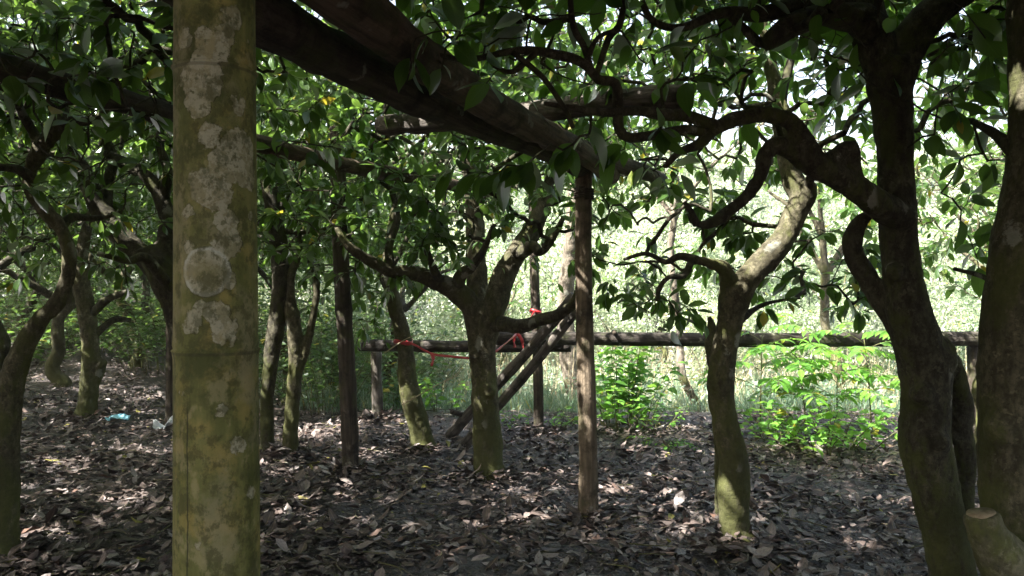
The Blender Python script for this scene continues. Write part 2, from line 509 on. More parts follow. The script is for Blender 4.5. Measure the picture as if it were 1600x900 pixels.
def leaf_mesh(name, P, D, Nn, L, Wd, mat, tpl=T_MID, curve=0.25, twist=None, origin=(0, 0, 0), wave=0.0):
    TV, TUV, TF = tpl
    n = len(P); k = len(TV)
    D = D / (np.linalg.norm(D, axis=1)[:, None] + 1e-9)
    Nn = Nn - D * np.sum(Nn * D, 1)[:, None]
    Nn = Nn / (np.linalg.norm(Nn, axis=1)[:, None] + 1e-9)
    X = np.cross(D, Nn)
    c = curve if np.ndim(curve) else np.full(n, curve)
    x = TV[None, :, 0] * Wd[:, None]
    y = TV[None, :, 1] * L[:, None]
    z = TV[None, :, 2] * Wd[:, None] * 1.0 - c[:, None] * (TV[None, :, 1] ** 2) * L[:, None]
    if len(TV) > 14:            # near leaves: margins ripple a little
        z = z + 0.035 * L[:, None] * np.sin(TV[None, :, 1] * 10 + rng.uniform(0, 6, (n, 1))) * np.sign(TV[None, :, 0]) * np.abs(TV[None, :, 0]) + rng.uniform(-0.5, 0.5, (n, 1)) * TV[None, :, 0] * Wd[:, None]
    if wave:
        z = z + wave * L[:, None] * np.sin(TV[None, :, 1] * 9 + rng.uniform(0, 6, (n, 1))) * np.abs(TV[None, :, 0]) * rng.uniform(0.3, 1.5, (n, 1))
        z = z + (rng.uniform(-0.45, 0.6, (n, 1)) * np.abs(TV[None, :, 0]) ** 1.5) * Wd[:, None]
        x = x * rng.uniform(0.75, 1.0, (n, 1))
    V = P[:, None] + X[:, None] * x[..., None] + D[:, None] * y[..., None] + Nn[:, None] * z[..., None]
    V = V.reshape(-1, 3) - np.asarray(origin)
    fl = np.concatenate([np.array(f) for f in TF]); ln = np.array([len(f) for f in TF])
    off = np.arange(n) * k
    loops = (fl[None] + off[:, None]).ravel()
    st = np.concatenate([[0], np.cumsum(ln)[:-1]])
    starts = (st[None] + (np.arange(n) * len(fl))[:, None]).ravel()
    uv = np.tile(TUV, (n, 1))
    return mesh_np(name, V, loops, starts, mat, uv)


# ------------------------------------------------------------------ trees
def px_line(pts):
    """[(px,py,depth,width_px)] -> points, radii"""
    P = np.array([W(a, b, d) for a, b, d, w in pts])
    R = np.array([w * 0.5 * d / F for a, b, d, w in pts])
    return P, R


def fuse(mb, name, mat, origin, voxel, lump=0.012, lump_size=0.10):
    """union of overlapping tubes as one skin with soft forks"""
    me = mb.mesh(name + '_raw', None, origin)
    o = bpy.data.objects.new(name + '_raw', me)
    COL.objects.link(o)
    r = o.modifiers.new('r', 'REMESH'); r.mode = 'VOXEL'; r.voxel_size = voxel
    s = o.modifiers.new('s', 'SMOOTH'); s.factor = 0.5; s.iterations = 6
    tx = bpy.data.textures.new(name + '_lump', 'CLOUDS'); tx.noise_scale = lump_size; tx.noise_depth = 3
    d = o.modifiers.new('d', 'DISPLACE'); d.texture = tx; d.strength = lump * 2; d.mid_level = 0.5; d.texture_coords = 'LOCAL'
    t2 = bpy.data.textures.new(name + '_bark', 'CLOUDS'); t2.noise_scale = 0.028; t2.noise_depth = 4
    d2 = o.modifiers.new('d2', 'DISPLACE'); d2.texture = t2; d2.strength = lump * 0.9; d2.mid_level = 0.5; d2.texture_coords = 'LOCAL'
    dg = bpy.context.evaluated_depsgraph_get()
    out = bpy.data.meshes.new_from_object(o.evaluated_get(dg))
    out.name = name
    bpy.data.objects.remove(o); bpy.data.meshes.remove(me)
    out.materials.clear(); out.materials.append(mat)
    out.shade_smooth()
    return out


def rand_unit(n):
    v = rng.normal(size=(n, 3))
    return v / np.linalg.norm(v, axis=1)[:, None]


def grow(nodes, attr, wiggle=0.13, avoid=None):
    """connect every attractor to the nearest branch; returns the paths and the pipe radii"""
    base = np.asarray(nodes, float)
    d0 = np.min(np.linalg.norm(attr[:, None] - base[None], axis=2), axis=1)
    order = np.argsort(d0)
    cap = len(base) + len(attr) * 26
    NP = np.empty((cap, 3)); PAR = np.full(cap, -1, int); CNT = np.zeros(cap, int)
    m = len(base); NP[:m] = base
    nbase = m
    paths = []
    for a in attr[order]:
        v = NP[:m] - a
        dist = np.sqrt(np.einsum('ij,ij->i', v, v))
        cost = dist * (1 + 0.25 * np.clip(v[:, 2] / (dist + 1e-6), 0, 1))
        k = int(np.argmin(cost)); L = dist[k]
        if L < 0.02:
            continue
        s = min(24, max(3, int(L / 0.075)))
        t = np.linspace(0, 1, s + 1)[1:]
        p0 = NP[k]
        w = np.cumsum(rng.normal(size=(s, 3)), axis=0)
        w = w - t[:, None] * w[-1]
        w = w / (math.sqrt(s)) * wiggle * L
        bow = np.array([0, 0, rng.uniform(-0.05, 0.16) * L])
        P = p0 + (a - p0) * t[:, None] + w + bow * (np.sin(t * math.pi))[:, None]
        idx = np.arange(m, m + s)
        NP[m:m + s] = P; PAR[idx[0]] = k; PAR[idx[1:]] = idx[:-1]
        m += s
        paths.append((k, idx))
    for k, idx in paths:
        j = idx[-1]
        while j >= 0:
            CNT[j] += 1
            j = PAR[j]
    return NP, CNT, paths, nbase


def leaves_on(NP, paths, per=(7, 11), zone=0.28, L=(0.09, 0.145), ratio=(0.40, 0.52), droop=0.45, face=0.75):
    """leaf bases, axes, normals, sizes in rosettes along the last part of each twig"""
    P, D, Nn = [], [], []
    for k, idx in paths:
        q = NP[idx]
        tip = q[-1] - q[max(0, len(q) - 3)]
        if np.linalg.norm(tip) < 1e-6:
            tip = np.array([0, 0, 1.0])
        tip = tip / np.linalg.norm(tip)
        n = rng.integers(per[0], per[1] + 1)
        seg = np.linalg.norm(q[-1] - q[0])
        back = min(zone, seg * 0.95)
        f = 1 - (np.sort(rng.random(n)) ** 1.6) * back / (seg + 1e-6)
        fi = np.clip(f, 0, 1) * (len(q) - 1)
        i0 = np.floor(fi).astype(int); i1 = np.minimum(i0 + 1, len(q) - 1)
        base = q[i0] + (q[i1] - q[i0]) * (fi - i0)[:, None]
        ref = np.array([0, 0, 1.0]) if abs(tip[2]) < 0.9 else np.array([1.0, 0, 0])
        u = np.cross(tip, ref); u /= np.linalg.norm(u); v = np.cross(tip, u)
        ang = np.arange(n) * 2.4 + rng.uniform(0, 6) + rng.normal(size=n) * 0.3
        rad = u * np.cos(ang)[:, None] + v * np.sin(ang)[:, None]
        A = np.radians(rng.uniform(35, 80, n))[:, None]
        d = tip * np.cos(A) + rad * np.sin(A)
        d[:, 2] -= droop * rng.uniform(0.2, 1.6, n)
        P.append(base + d * 0.012); D.append(d)
        Nn.append(np.array([0, 0, 1.0]) + rand_unit(n) * face)
    P = np.concatenate(P); D = np.concatenate(D); Nn = np.concatenate(Nn)
    n = len(P)
    Ls = rng.uniform(*L, n); Ls *= rng.choice([0.6, 1, 1, 1.12], n)
    return P, D, Nn, Ls, Ls * rng.uniform(*ratio, n)


# outlines that stay readable between the leaves: (pixel polyline, half width, depth)
CLEAR = []
OPEN = []
SUN = np.array([-0.62, -0.30, 0.80]); SUN = SUN / np.linalg.norm(SUN)
GAPS = []      # (point, radius, share): holes in the leaf roof through which the sun reaches a spot


def prune(P, D, L):
    """which leaves stay: cut away for clear outlines, open views and chosen sun patches"""
    M = P + D / (np.linalg.norm(D, axis=1)[:, None] + 1e-9) * L[:, None] * 0.5
    y = np.maximum(M[:, 1], 0.05)
    px = CX + M[:, 0] / y * F; py = CY - (M[:, 2] - H) / y * F
    keep = ~((np.abs(M[:, 0]) < 0.75 * M[:, 1] + .3) & (M[:, 1] > 0) & (np.linalg.norm(M - [0, 0, H], axis=1) < 1.5))
    r = rng.random(len(P))
    for line, rad, d, prob in CLEAR:
        best = np.full(len(P), 1e9)
        for (ax, ay), (bx, by) in zip(line[:-1], line[1:]):
            vx, vy = bx - ax, by - ay
            t = np.clip(((px - ax) * vx + (py - ay) * vy) / (vx * vx + vy * vy), 0, 1)
            best = np.minimum(best, np.hypot(px - ax - t * vx, py - ay - t * vy))
        keep &= ~((best < rad) & (M[:, 1] < d) & (M[:, 1] > 0.1) & (r < prob))
    for x, yy, rx, ry, prob in OPEN:
        prob *= 0.74
        keep &= ~((((px - x) / rx) ** 2 + ((py - yy) / ry) ** 2 < 1) & (M[:, 1] > 0.1) & (M[:, 1] < 16) & (r < prob))
    for c, rad, prob in GAPS:
        v = M - c
        t = v @ SUN
        keep &= ~((np.linalg.norm(v - t[:, None] * SUN, axis=1) < rad) & (t > 0.05) & (r < prob))
    return keep


def twig_mesh(NP, CNT, paths, name, mat, origin, r0=0.0021, rmax=0.02, near=True):
    mb = MB()
    for k, idx in paths:
        ii = np.concatenate([[k], idx])
        q = NP[ii]
        c = CNT[ii].astype(float); c[0] = c[1] if len(c) > 1 else 1
        r = np.minimum(r0 * np.maximum(c, 1) ** 0.47, rmax)
        if len(q) > 4 and not near:
            sel = np.unique(np.concatenate([np.arange(0, len(q), 2), [len(q) - 1]]))
            q = q[sel]; r = r[sel]
        tube(mb, q, r, 6 if near else 4, 0.0, False)
    return mb.mesh(name, mat, origin)


def tree(name, label, cat, trunk_lines, limb_lines=(), attr=None, group=None, bark=BARK, bark2=None, leafmat=LEAF,
         voxel=0.014, leaf=None, tpl=T_MID, lump=0.010, per=(7, 11), foot=True, near=True, wig=0.17, node_z=1.25, curve=0.22, extra=None, airy=-0.60, bare=0.13):
    bark2 = bark2 or bark
    P0, R0 = trunk_lines[0]
    base = np.array([P0[0][0], P0[0][1], gz(P0[0][0], P0[0][1])])
    root = empty(name, base, label, cat, group)
    mb = MB(); nodes = []
    for i, (P, R) in enumerate(trunk_lines):
        P = np.array(P, float); R = np.array(R, float)
        if i == 0 and foot:                                    # root flare into the soil
            d = P[1] - P[0]
            P = np.vstack([[base[0], base[1], base[2] - 0.10], [base[0], base[1], base[2] + 0.02], P[0] + d * 0.30, P[1:]])
            R = np.concatenate([[R[0] * 1.40, R[0] * 1.22, R[0] * 1.03], R[1:]])
        Q, S = smooth_line(P, R, 0.035)
        tube(mb, Q, S, 20, 0.06, True, i * 3.3)
        nodes.append(Q[Q[:, 2] > node_z + base[2]][::2])
    link('trunk', fuse(mb, 'trunk', bark, base, voxel, lump), root)
    for P, R in limb_lines:
        mb = MB()
        Q, S = smooth_line(P, R, 0.03)
        S = S * (1 + 0.13 * vnoise(Q * 7)) + 0.0015
        Q = Q + 0.010 * np.stack([vnoise(Q * 6 + 5), vnoise(Q * 6 + 15), vnoise(Q * 6 + 25)], 1)
        tube(mb, Q, S, 12, 0.13, True)
        link('limb', mb.mesh('limb', bark2, base), root)
        nodes.append(Q[len(Q) // 5::2])
    if extra is not None:
        extra(root, base)
    if attr is not None and len(attr):
        nodes = np.concatenate([n for n in nodes if len(n)])
        NP, CNT, paths, nb = grow(nodes, np.asarray(attr, float), wig)
        comp = {}; of = {}
        for k, idx in paths:
            c = of.get(k, None) if k >= nb else None
            c = c if c is not None else int(idx[0])
            for j in idx:
                of[int(j)] = c
            comp.setdefault(c, []).append((k, idx))
        parts = sorted(comp.values(), key=len, reverse=True)
        top = [p for p in parts[:30 if near else 8] if len(p) > 1]
        rest = [q for p in parts[len(top):] for q in p]
        for p in top:
            link('branch', twig_mesh(NP, CNT, p, 'branch', bark2, base, near=near), root)
        if rest:
            tag(link('twigs', twig_mesh(NP, CNT, rest, 'twigs', bark2, base, near=near), root), kind='stuff')
        lf = dict(per=per)
        if leaf:
            lf.update(leaf)
        P, D, Nn, L, Wd = leaves_on(NP, [q for q in paths if rng.random() > bare], **lf)
        ok = prune(P, D, L) & (vnoise(P * 2.3 + 77) + 0.5 * vnoise(P * 5 + 7) > airy)
        P, D, Nn, L, Wd = P[ok], D[ok], Nn[ok], L[ok], Wd[ok]
        link('crown', leaf_mesh('crown', P, D, Nn, L, Wd, leafmat, tpl, rng.uniform(0.05, curve * 2, len(P)), origin=base), root)
    return root


def cloud(n, c, r, zmin=None, hole=0.0, clump=0.0, squash=1.0):
    """n attractors in an ellipsoid"""
    out = np.empty((0, 3))
    c = np.array(c, float); r = np.array(r, float)
    while len(out) < n:
        v = rng.uniform(-1, 1, (n * 3, 3))
        v = v[np.sum(v ** 2, 1) < 1]
        p = c + v * r
        if clump:
            k = vnoise(p * 1.7 + 31) + 0.5 * vnoise(p * 3.9 + 7)
            p = p[k > clump - 0.9]
        if zmin is not None:
            p = p[p[:, 2] > zmin]
        out = np.vstack([out, p])
    return out[:n]


def sprays(lst):
    """[(px,py,depth)] -> attractors at seen leaf clusters"""
    return np.array([W(*a) for a in lst])

CLEAR += [([(752, 480), (742, 320)], 15, 6.2, .75), ([(916, 800), (912, 280)], 22, 4.8, 0.95),
          ([(1470, 800), (1448, 600), (1405, 400), (1400, 250), (1390, 100)], 52, 3.4, 0.93),
          ([(1390, 100), (1345, 0)], 46, 3.5, 0.97), ([(1390, 100), (1440, 40), (1520, -10)], 46, 3.5, 0.97),
          ([(1400, 350), (1270, 258), (1250, 210), (1200, 180), (1105, 205), (1050, 182), (960, 172)], 26, 3.1, 0.85),
          ([(1260, 250), (1210, 226), (1190, 275), (1140, 330), (1085, 350)], 22, 3.2, 0.8),
          ([(1320, 230), (1335, 300)], 24, 3.2, 0.85), ([(1350, 40), (1195, 60)], 34, 3.2, 0.8),
          ([(430, 20), (620, 110), (760, 190), (900, 262)], 50, 4.7, 0.5), ([(600, 30), (760, 140), (945, 268)], 34, 4.6, 0.45),
          ([(960, 160), (1080, 150)], 26, 3.4, 0.8), ([(1590, 900), (1590, 400), (1620, 100)], 60, 2.8, 0.9),
          ([(1150, 840), (1130, 600), (1145, 470), (1220, 380), (1260, 300)], 30, 4.3, 0.9),
          ([(764, 730), (752, 500)], 34, 6, 0.9), ([(752, 490), (790, 430), (850, 330)], 26, 6, 0.7), ([(740, 480), (640, 425), (560, 400)], 20, 6, 0.7),
          ([(640, 532), (760, 560), (840, 486)], 16, 7.4, 0.9),
          ([(590, 537), (1520, 528)], 16, 7.5, 0.85), ([(548, 740), (535, 420)], 18, 5.8, 0.85)]
OPEN += [(1180, 195, 75, 60, .85), (1010, 330, 80, 50, .6), (1050, 600, 140, 60, .9), (1280, 600, 120, 70, .8), (1490, 500, 60, 40, .6), (750, 235, 50, 28, .6), (1480, 440, 70, 40, .5),
         (860, 600, 60, 50, .9), (700, 590, 70, 50, .5), (1240, 460, 60, 50, .5), (1290, 390, 50, 40, .5), (1530, 170, 45, 60, .5), (1250, 100, 45, 40, .4), (1340, 240, 20, 60, .6), (1180, 70, 110, 60, .62), (1290, 150, 50, 95, .78), (1490, 250, 80, 60, .65), (1100, 260, 70, 50, .7), (1490, 130, 70, 100, .62), (930, 60, 120, 70, .68), (1220, 330, 70, 40, .6), (1000, 350, 90, 50, .5), (620, 190, 60, 30, .6), (560, 120, 50, 40, .35), (1040, 430, 60, 40, .4), (820, 460, 40, 50, .6), (700, 330, 60, 40, .35)]


GAPS += [(W(975, 610, 7.8), 0.55, .9), (W(1230, 600, 6.8), 0.45, .9), (W(1370, 590, 6.8), 0.45, .9), (W(1300, 660, 6.7), 0.40, .85), (W(40, 540, 11), .5, .9), (W(200, 600, 9.5), .3, .9), (W(100, 720, 6.0), .16, .95), (W(60, 830, 4.3), .11, .95), (W(200, 780, 5), .12, .95), (W(700, 860, 4), .09, .9), (W(960, 760, 5.3), .13, .9), (W(540, 660, 7.8), .25, .9), (W(450, 800, 4.7), .1, .9), (W(1010, 700, 6.6), .2, .9), (W(840, 800, 4.7), .08, .9), (W(640, 620, 6.7), .09, .9), (W(545, 520, 5.7), .08, .8), (W(870, 500, 6.7), .12, .9),
         (W(1205, 390, 4.2), 0.17, 1), (W(1240, 330, 4.25), 0.12, 1), (W(790, 385, 5.8), 0.15, 1), (W(508, 668, 7.5), 0.28, 1), (W(120, 545, 10), 0.4, .9), (W(230, 690, 6.5), 0.16, .9),
         (W(283, 505, 1.04), 0.030, 1), (W(1148, 815, 4.15), 0.13, 1), (W(660, 680, 6.7), 0.12, 1), (W(1260, 528, 7.5), 0.30, .85), (W(1060, 830, 4.4), 0.10, .9), (W(918, 600, 4.7), 0.12, .85),
         (W(460, 550, 6.35), 0.13, 1), (W(1350, 850, 4.1), 0.10, .9), (W(850, 680, 7.4), 0.25, .8), (W(1430, 700, 6.5), 0.25, .8), (W(90, 400, 4), 0.07, .9), (W(205, 360, 5), .09, .9), (W(1585, 110, 2.6), .07, .95)]


# ================================================================== SETTING
def axis(lo, hi, fine_lo, fine_hi, st, grow_=1.16):
    a = list(np.arange(fine_lo, fine_hi + 1e-6, st))
    s = st; v = a[-1]
    while v < hi:
        s *= grow_; v += s; a.append(v)
    s = st; v = a[0]; pre = []
    while v > lo:
        s *= grow_; v -= s; pre.append(v)
    return np.array(pre[::-1] + a)


def build_ground():
    xs = axis(-160, 160, -5.5, 5.5, 0.045); ys = axis(-60, 220, 1.6, 9.6, 0.045)
    X, Y = np.meshgrid(xs, ys)
    Z = ground(X, Y)
    q = np.stack([X, Y, 0 * X], -1).reshape(-1, 3)
    near = (1 - sstep(10, 16, np.hypot(X, Y)))
    Z = Z + near * (0.016 * vnoise(q * 9).reshape(X.shape) + 0.010 * vnoise(q * 21 + 9).reshape(X.shape) + 0.02 * vnoise(q * 2.7 + 2).reshape(X.shape)) - 0.012
    nx, ny = len(xs), len(ys)
    V = np.stack([X, Y, Z], -1).reshape(-1, 3)
    i = np.arange(nx * ny).reshape(ny, nx)
    f = np.stack([i[:-1, :-1], i[:-1, 1:], i[1:, 1:], i[1:, :-1]], -1).reshape(-1)
    o = link('ground', mesh_np('ground', V, f, np.arange(len(f) // 4) * 4, soil_mat()))
    tag(o, kind='structure')


build_ground()


FEET = [(919, 4.72, .05), (548, 5.78, .06), (764, 5.88, .13), (1153, 4.19, .10), (1495, 3.25, .14), (8, 4.0, .12), (417, 6.4, .07), (452, 6.4, .08), (661, 6.75, .12), (134, 8.1, .13), (590, 8.37, .06), (842, 7.6, .05)]


def scatter_litter():
    """fallen leaves: thick near, thinner far, none where the grass begins"""
    n = 100000
    y = 1.9 + (rng.random(n) ** 1.25) * 19
    x = rng.uniform(-1, 1, n) * (0.76 * y + 0.6)
    open_side = sstep(-4.5, -1.0, x + 0.25 * (y - 9))
    keep = rng.random(n) < (1 - open_side * sstep(7.6, 9.4, y + 0.5 * vnoise(np.stack([x, y, 0 * x], 1) * 1.3)))
    cl = vnoise(np.stack([x, y, 0 * x], 1) * 2.1 + 4) + 0.6 * vnoise(np.stack([x, y, 0 * x], 1) * 5.3)
    keep &= rng.random(n) < (0.52 + 0.62 * cl)
    x, y = x[keep], y[keep]
    for fx, fd, fr in FEET:          # drifts of leaves against the feet of trunks and posts
        a = rng.uniform(0, 6.3, 240); q = fr + np.abs(rng.normal(size=240)) * 0.13
        x = np.concatenate([x, (fx - CX) / F * fd + np.cos(a) * q]); y = np.concatenate([y, fd + np.sin(a) * q])
    n = len(x)
    P = np.stack([x, y, ground(x, y) + np.abs(rng.normal(size=n)) * 0.014 + 0.004], 1)
    for fx, fd, fr in FEET:
        P[:, 2] += 0.045 * np.exp(-((np.hypot(P[:, 0] - (fx - CX) / F * fd, P[:, 1] - fd) - fr) / 0.10) ** 2) * rng.random(n)
    yaw = rng.uniform(0, 2 * math.pi, n)
    D = np.stack([np.cos(yaw), np.sin(yaw), rng.normal(size=n) * 0.22], 1)
    Nn = np.array([0, 0, 1.0]) * rng.choice([1, 1, -1], n)[:, None] + rand_unit(n) * rng.uniform(0.08, 0.5, (n, 1))
    L = rng.uniform(0.055, 0.135, n) * rng.choice([0.35, 0.55, 0.8, 1, 1], n)
    me = leaf_mesh('leaf_litter', P, D, Nn, L, L * rng.uniform(0.40, 0.64, n), litter_mat(), T_MID, rng.normal(size=n) * 0.22, wave=0.09)
    o = link('leaf_litter', me)
    tag(o, 'brown curled fallen leaves covering the dark soil', 'leaf litter', kind='stuff')
    n = 52000
    y = 1.9 + (rng.random(n) ** 1.3) * 9; x = rng.uniform(-1, 1, n) * (0.76 * y + 0.5)
    ok = ~((x + 0.25 * (y - 9) > -2) & (y > 8.6))
    x, y = x[ok], y[ok]; n = len(x)
    P = np.stack([x, y, ground(x, y) + rng.random(n) * 0.012], 1)
    yaw = rng.uniform(0, 2 * math.pi, n)
    D = np.stack([np.cos(yaw), np.sin(yaw), rng.normal(size=n) * 0.3], 1)
    L = rng.uniform(0.008, 0.034, n)
    o = link('leaf_fragments', leaf_mesh('leaf_fragments', P, D, rand_unit(n) * 0.6 + [0, 0, 1], L, L * rng.uniform(0.25, 0.9, n), bpy.data.materials['dead_leaf'], T_LO, rng.normal(size=n) * .2))
    tag(o, 'crushed bits of dead leaf strewn over the soil', 'leaf litter', kind='stuff')
    # small sticks among the leaves
    mb = MB()
    for _ in range(620):
        yy = 2.2 + rng.random() ** 1.2 * 7; xx = rng.uniform(-1, 1) * (0.75 * yy + .3)
        a = rng.uniform(0, 6.3); l = rng.uniform(0.06, 0.38); k = 4
        t = np.linspace(-.5, .5, k)
        p = np.stack([xx + np.cos(a) * t * l, yy + np.sin(a) * t * l, np.zeros(k)], 1)
        p[:, :2] += rng.normal(size=(k, 2)) * 0.012
        p[:, 2] = ground(p[:, 0], p[:, 1]) + 0.018 + rng.random() * 0.015
        tube(mb, p, np.linspace(1, .5, k) * rng.uniform(0.002, 0.006), 5)
    o = link('stick_litter', mb.mesh('stick_litter', BARK_PALE))
    tag(o, 'thin dry sticks lying among the fallen leaves', 'sticks', kind='stuff')
    # soil crumbs
    n = 15000
    y = 2.2 + rng.random(n) ** 1.3 * 8; x = rng.uniform(-1, 1, n) * (0.76 * y + .3)
    V = []; Fs = []
    oc = np.array([(1, 0, 0), (-1, 0, 0), (0, 1, 0), (0, -1, 0), (0, 0, 1), (0, 0, -1)], float)
    of = np.array([(0, 2, 4), (2, 1, 4), (1, 3, 4), (3, 0, 4), (2, 0, 5), (1, 2, 5), (3, 1, 5), (0, 3, 5)])
    P = np.stack([x, y, ground(x, y) - 0.004], 1)
    s = rng.uniform(0.004, 0.017, (n, 1, 1)) * rng.choice([.6, 1, 1.3], (n, 1, 1))
    V = (P[:, None] + oc[None] * s * rng.uniform(0.6, 1.2, (n, 6, 1)) + rng.normal(size=(n, 6, 3)) * s * 0.25).reshape(-1, 3)
    lo = (of.ravel()[None] + (np.arange(n) * 6)[:, None]).ravel()
    o = link('soil_crumbs', mesh_np('soil_crumbs', V, lo, np.arange(len(lo) // 3) * 3, bpy.data.materials['soil'], smooth=False))
    tag(o, 'dark loose crumbs of soil between the leaves', 'soil', kind='stuff')


scatter_litter()

# ================================================================== PERGOLA
def bamboo():
    D = 1.06
    c = W(338, 450, D); z0 = gz(c[0], c[1])
    root = empty('bamboo_post', (c[0], c[1], z0), 'thick olive bamboo post with pale lichen patches, standing closest of all', 'post')
    R0 = 0.0588
    prof = []
    top = 2.62
    nodes = [0.30, 0.86, W(0, 552, D - R0)[2] - z0 + 0.0, W(0, 92, D - R0)[2] - z0, 2.2]
    zs = sorted(set(np.round(np.concatenate([np.arange(-0.2, top, 0.02)] + [np.array([n - .012, n - .005, n - .002, n, n + .003, n + .008, n + .016]) for n in nodes]), 4)))
    mb = MB(); sides = 64; V = []
    for z in zs:
        r = R0 * (1.09 - 0.087 * (z - 0.0))
        for nn in nodes:
            dz = z - nn
            if abs(dz) < 0.0008:
                r += 0.0034
            elif 0 < dz < 0.02:
                r += 0.0022 * (1 - dz / .02) - (0.0018 if dz < 0.006 else 0)
            elif -0.014 < dz < 0:
                r += 0.0020 * (1 + dz / .014)
        lean = -0.004 * (z - 1.4)
        for j in range(sides):
            a = 2 * math.pi * j / sides
            rr = r * (1 + 0.012 * math.cos(2 * a + 1))
            V.append((rr * math.cos(a) + lean, rr * math.sin(a), z))
    Fs = []
    for i in range(len(zs) - 1):
        for j in range(sides):
            k = (j + 1) % sides
            Fs.append((i * sides + j, i * sides + k, (i + 1) * sides + k, (i + 1) * sides + j))
    Fs.append(tuple(range((len(zs) - 1) * sides, len(zs) * sides)))
    mb.add(V, Fs)
    pts = []
    for px, py, r, ring in [(366, 232, 33, 0), (374, 266, 25, 0), (350, 258, 27, 0), (333, 294, 30, 0), (318, 280, 22, 0), (368, 162, 13, 0), (362, 150, 8, 0),
                            (296, 118, 22, 0), (315, 100, 20, 0), (330, 130, 20, 0), (340, 112, 10, 0), (348, 55, 16, 0), (340, 72, 20, 0), (358, 22, 18, 0), (352, 40, 12, 0), (320, 60, 16, 0), (330, 210, 20, 0), (296, 160, 16, 0), (312, 175, 14, 0),
                            (322, 425, 40, 1), (352, 345, 16, 0), (355, 378, 20, 0), (345, 398, 14, 0), (338, 492, 20, 0), (350, 515, 20, 0), (312, 482, 12, 0), (358, 530, 10, 0),
                            (395, 50, 7, 0), (300, 505, 18, 0), (402, 650, 6, 0), (345, 640, 10, 0), (312, 850, 7, 0), (285, 60, 14, 0), (290, 330, 10, 0), (392, 330, 12, 0), (292, 385, 9, 0), (355, 440, 14, 0), (280, 620, 9, 0), (365, 700, 12, 0), (385, 780, 9, 0)]:
        d = D - R0 * 0.93
        p = W(px, py, d); lx = p[0] - c[0]
        lx = max(-R0 * .96, min(R0 * .96, lx))
        pts.append((lx, -math.sqrt(R0 ** 2 - lx ** 2), p[2], r * (1.0 if ring else 1.15) / F * d, ring))
    link('culm', mb.mesh('culm', bamboo_mat(pts, z0)), root)


bamboo()


def pole(name, label, cat, A, B, rA, rB, mat, group=None, sides=18, lump=0.05, knots=4, ext=None, bend=0.012):
    """a round log from A to B: thing with its own axis along local X"""
    A = np.array(A, float); B = np.array(B, float)
    L = np.linalg.norm(B - A); n = max(6, int(L / 0.06))
    t = np.linspace(0, 1, n)
    P = np.stack([t * L, bend * L * np.sin(t * 5 + A[0]) * (t * (1 - t)) * 4, bend * L * np.cos(t * 4 + A[2]) * (t * (1 - t)) * 3], 1)
    R = rA + (rB - rA) * t
    for k in range(knots):
        kt = rng.random(); R = R * (1 + 0.10 * np.exp(-((t - kt) * L / 0.035) ** 2))
    mb = MB()
    tube(mb, P, R, sides, lump, True, float(rng.uniform(0, 40)))
    o = link(name, mb.mesh(name, mat))
    o.location = A.tolist()
    o.rotation_mode = 'QUATERNION'
    o.rotation_quaternion = Vector((B - A).tolist()).to_track_quat('X', 'Z')
    tag(o, label, cat, group)
    return o


def post(label, px0, py0, px1, py1, d, w, mat, sink=0.1, group='round wooden posts of the arbour'):
    A = W(px0, py0, d); A[2] = gz(A[0], A[1]) - sink
    B = W(px1, py1, d)
    return pole('wooden_post', label, 'post', A, B, w * .5 * d / F * 1.06, w * .5 * d / F * .92, mat, group, bend=0.006)


mid_post = post('brown wooden post in mid foreground, holding up the two sloping overhead logs', 919, 805, 912, 268, 4.72, 28, POST_BROWN)
post('dark wooden post between the bamboo and the forked tree', 548, 740, 526, 150, 5.78, 25, LOG_DARK)
post('dark slim post at the edge of the grass, red ribbon tied to it', 842, 670, 832, 250, 7.6, 15, LOG_DARK)
post('short grey post holding the left end of the low rail', 590, 651, 588, 549, 8.37, 17, LOG_GREY)
post('dark thin post half hidden behind the bamboo post', 266, 662, 262, 170, 7.9, 14, LOG_DARK)


def beam(label, a, b, z, wa, r, mat, z2=None, ext0=0.0, ext1=0.0, rB=None, name='overhead_log'):
    z2 = z if z2 is None else z2
    dA = (z - H) * F / (CY - a[1]); dB = (z2 - H) * F / (CY - b[1])
    A = W(a[0], a[1], dA); B = W(b[0], b[1], dB)
    u = (B - A) / np.linalg.norm(B - A)
    return pole(name, label, 'log', A - u * ext0, B + u * ext1, r, rB or r, mat, 'logs laid over the arbour', 24, 0.13, 7)


beam('thick dark overhead log sloping from the top left of the view to the middle post', (470, 42), (905, 262), 2.215, 0, 0.082, LOG_DARK, ext0=1.0, ext1=0.10, rB=0.066)
beam('brown weathered overhead log, lying right beside and above the thick dark one', (640, 58), (945, 268), 2.245, 0, 0.073, LOG_BROWN, z2=2.2, ext0=0.9, ext1=0.15, rB=0.060)
beam('grey sunlit continuation log, running from the middle post towards the right', (925, 238), (1022, 277), 2.30, 0, 0.05, LOG_GREY, z2=2.22, ext0=0.1, ext1=0.1)
beam('grooved grey log with a sawn end, laid crosswise over the sloping logs', (595, 196), (1080, 150), 2.42, 0, 0.055, LOG_GREY, z2=2.36, rB=0.06)
beam('dark overhead log at upper left, ending at the bamboo post', (0, 100), (262, 182), 2.2, 0, 0.051, LOG_DARK, ext0=0.7, ext1=0.15)
beam('reddish brown overhead log, emerging just right of the bamboo post', (400, 220), (730, 296), 2.25, 0, 0.048, LOG_BROWN, ext0=0.5, ext1=0.3)
mb = MB()
tt = np.linspace(0, 1, 90)
Lp = 2.16 + .1
ang = tt * 5 * 2 * math.pi
tube(mb, np.stack([Lp - 0.13 + tt * 0.075, 0.060 * np.cos(ang), 0.060 * np.sin(ang)], 1), np.full(90, .007), 6)
link('lashing', mb.mesh('lashing', LOG_DARK), mid_post)
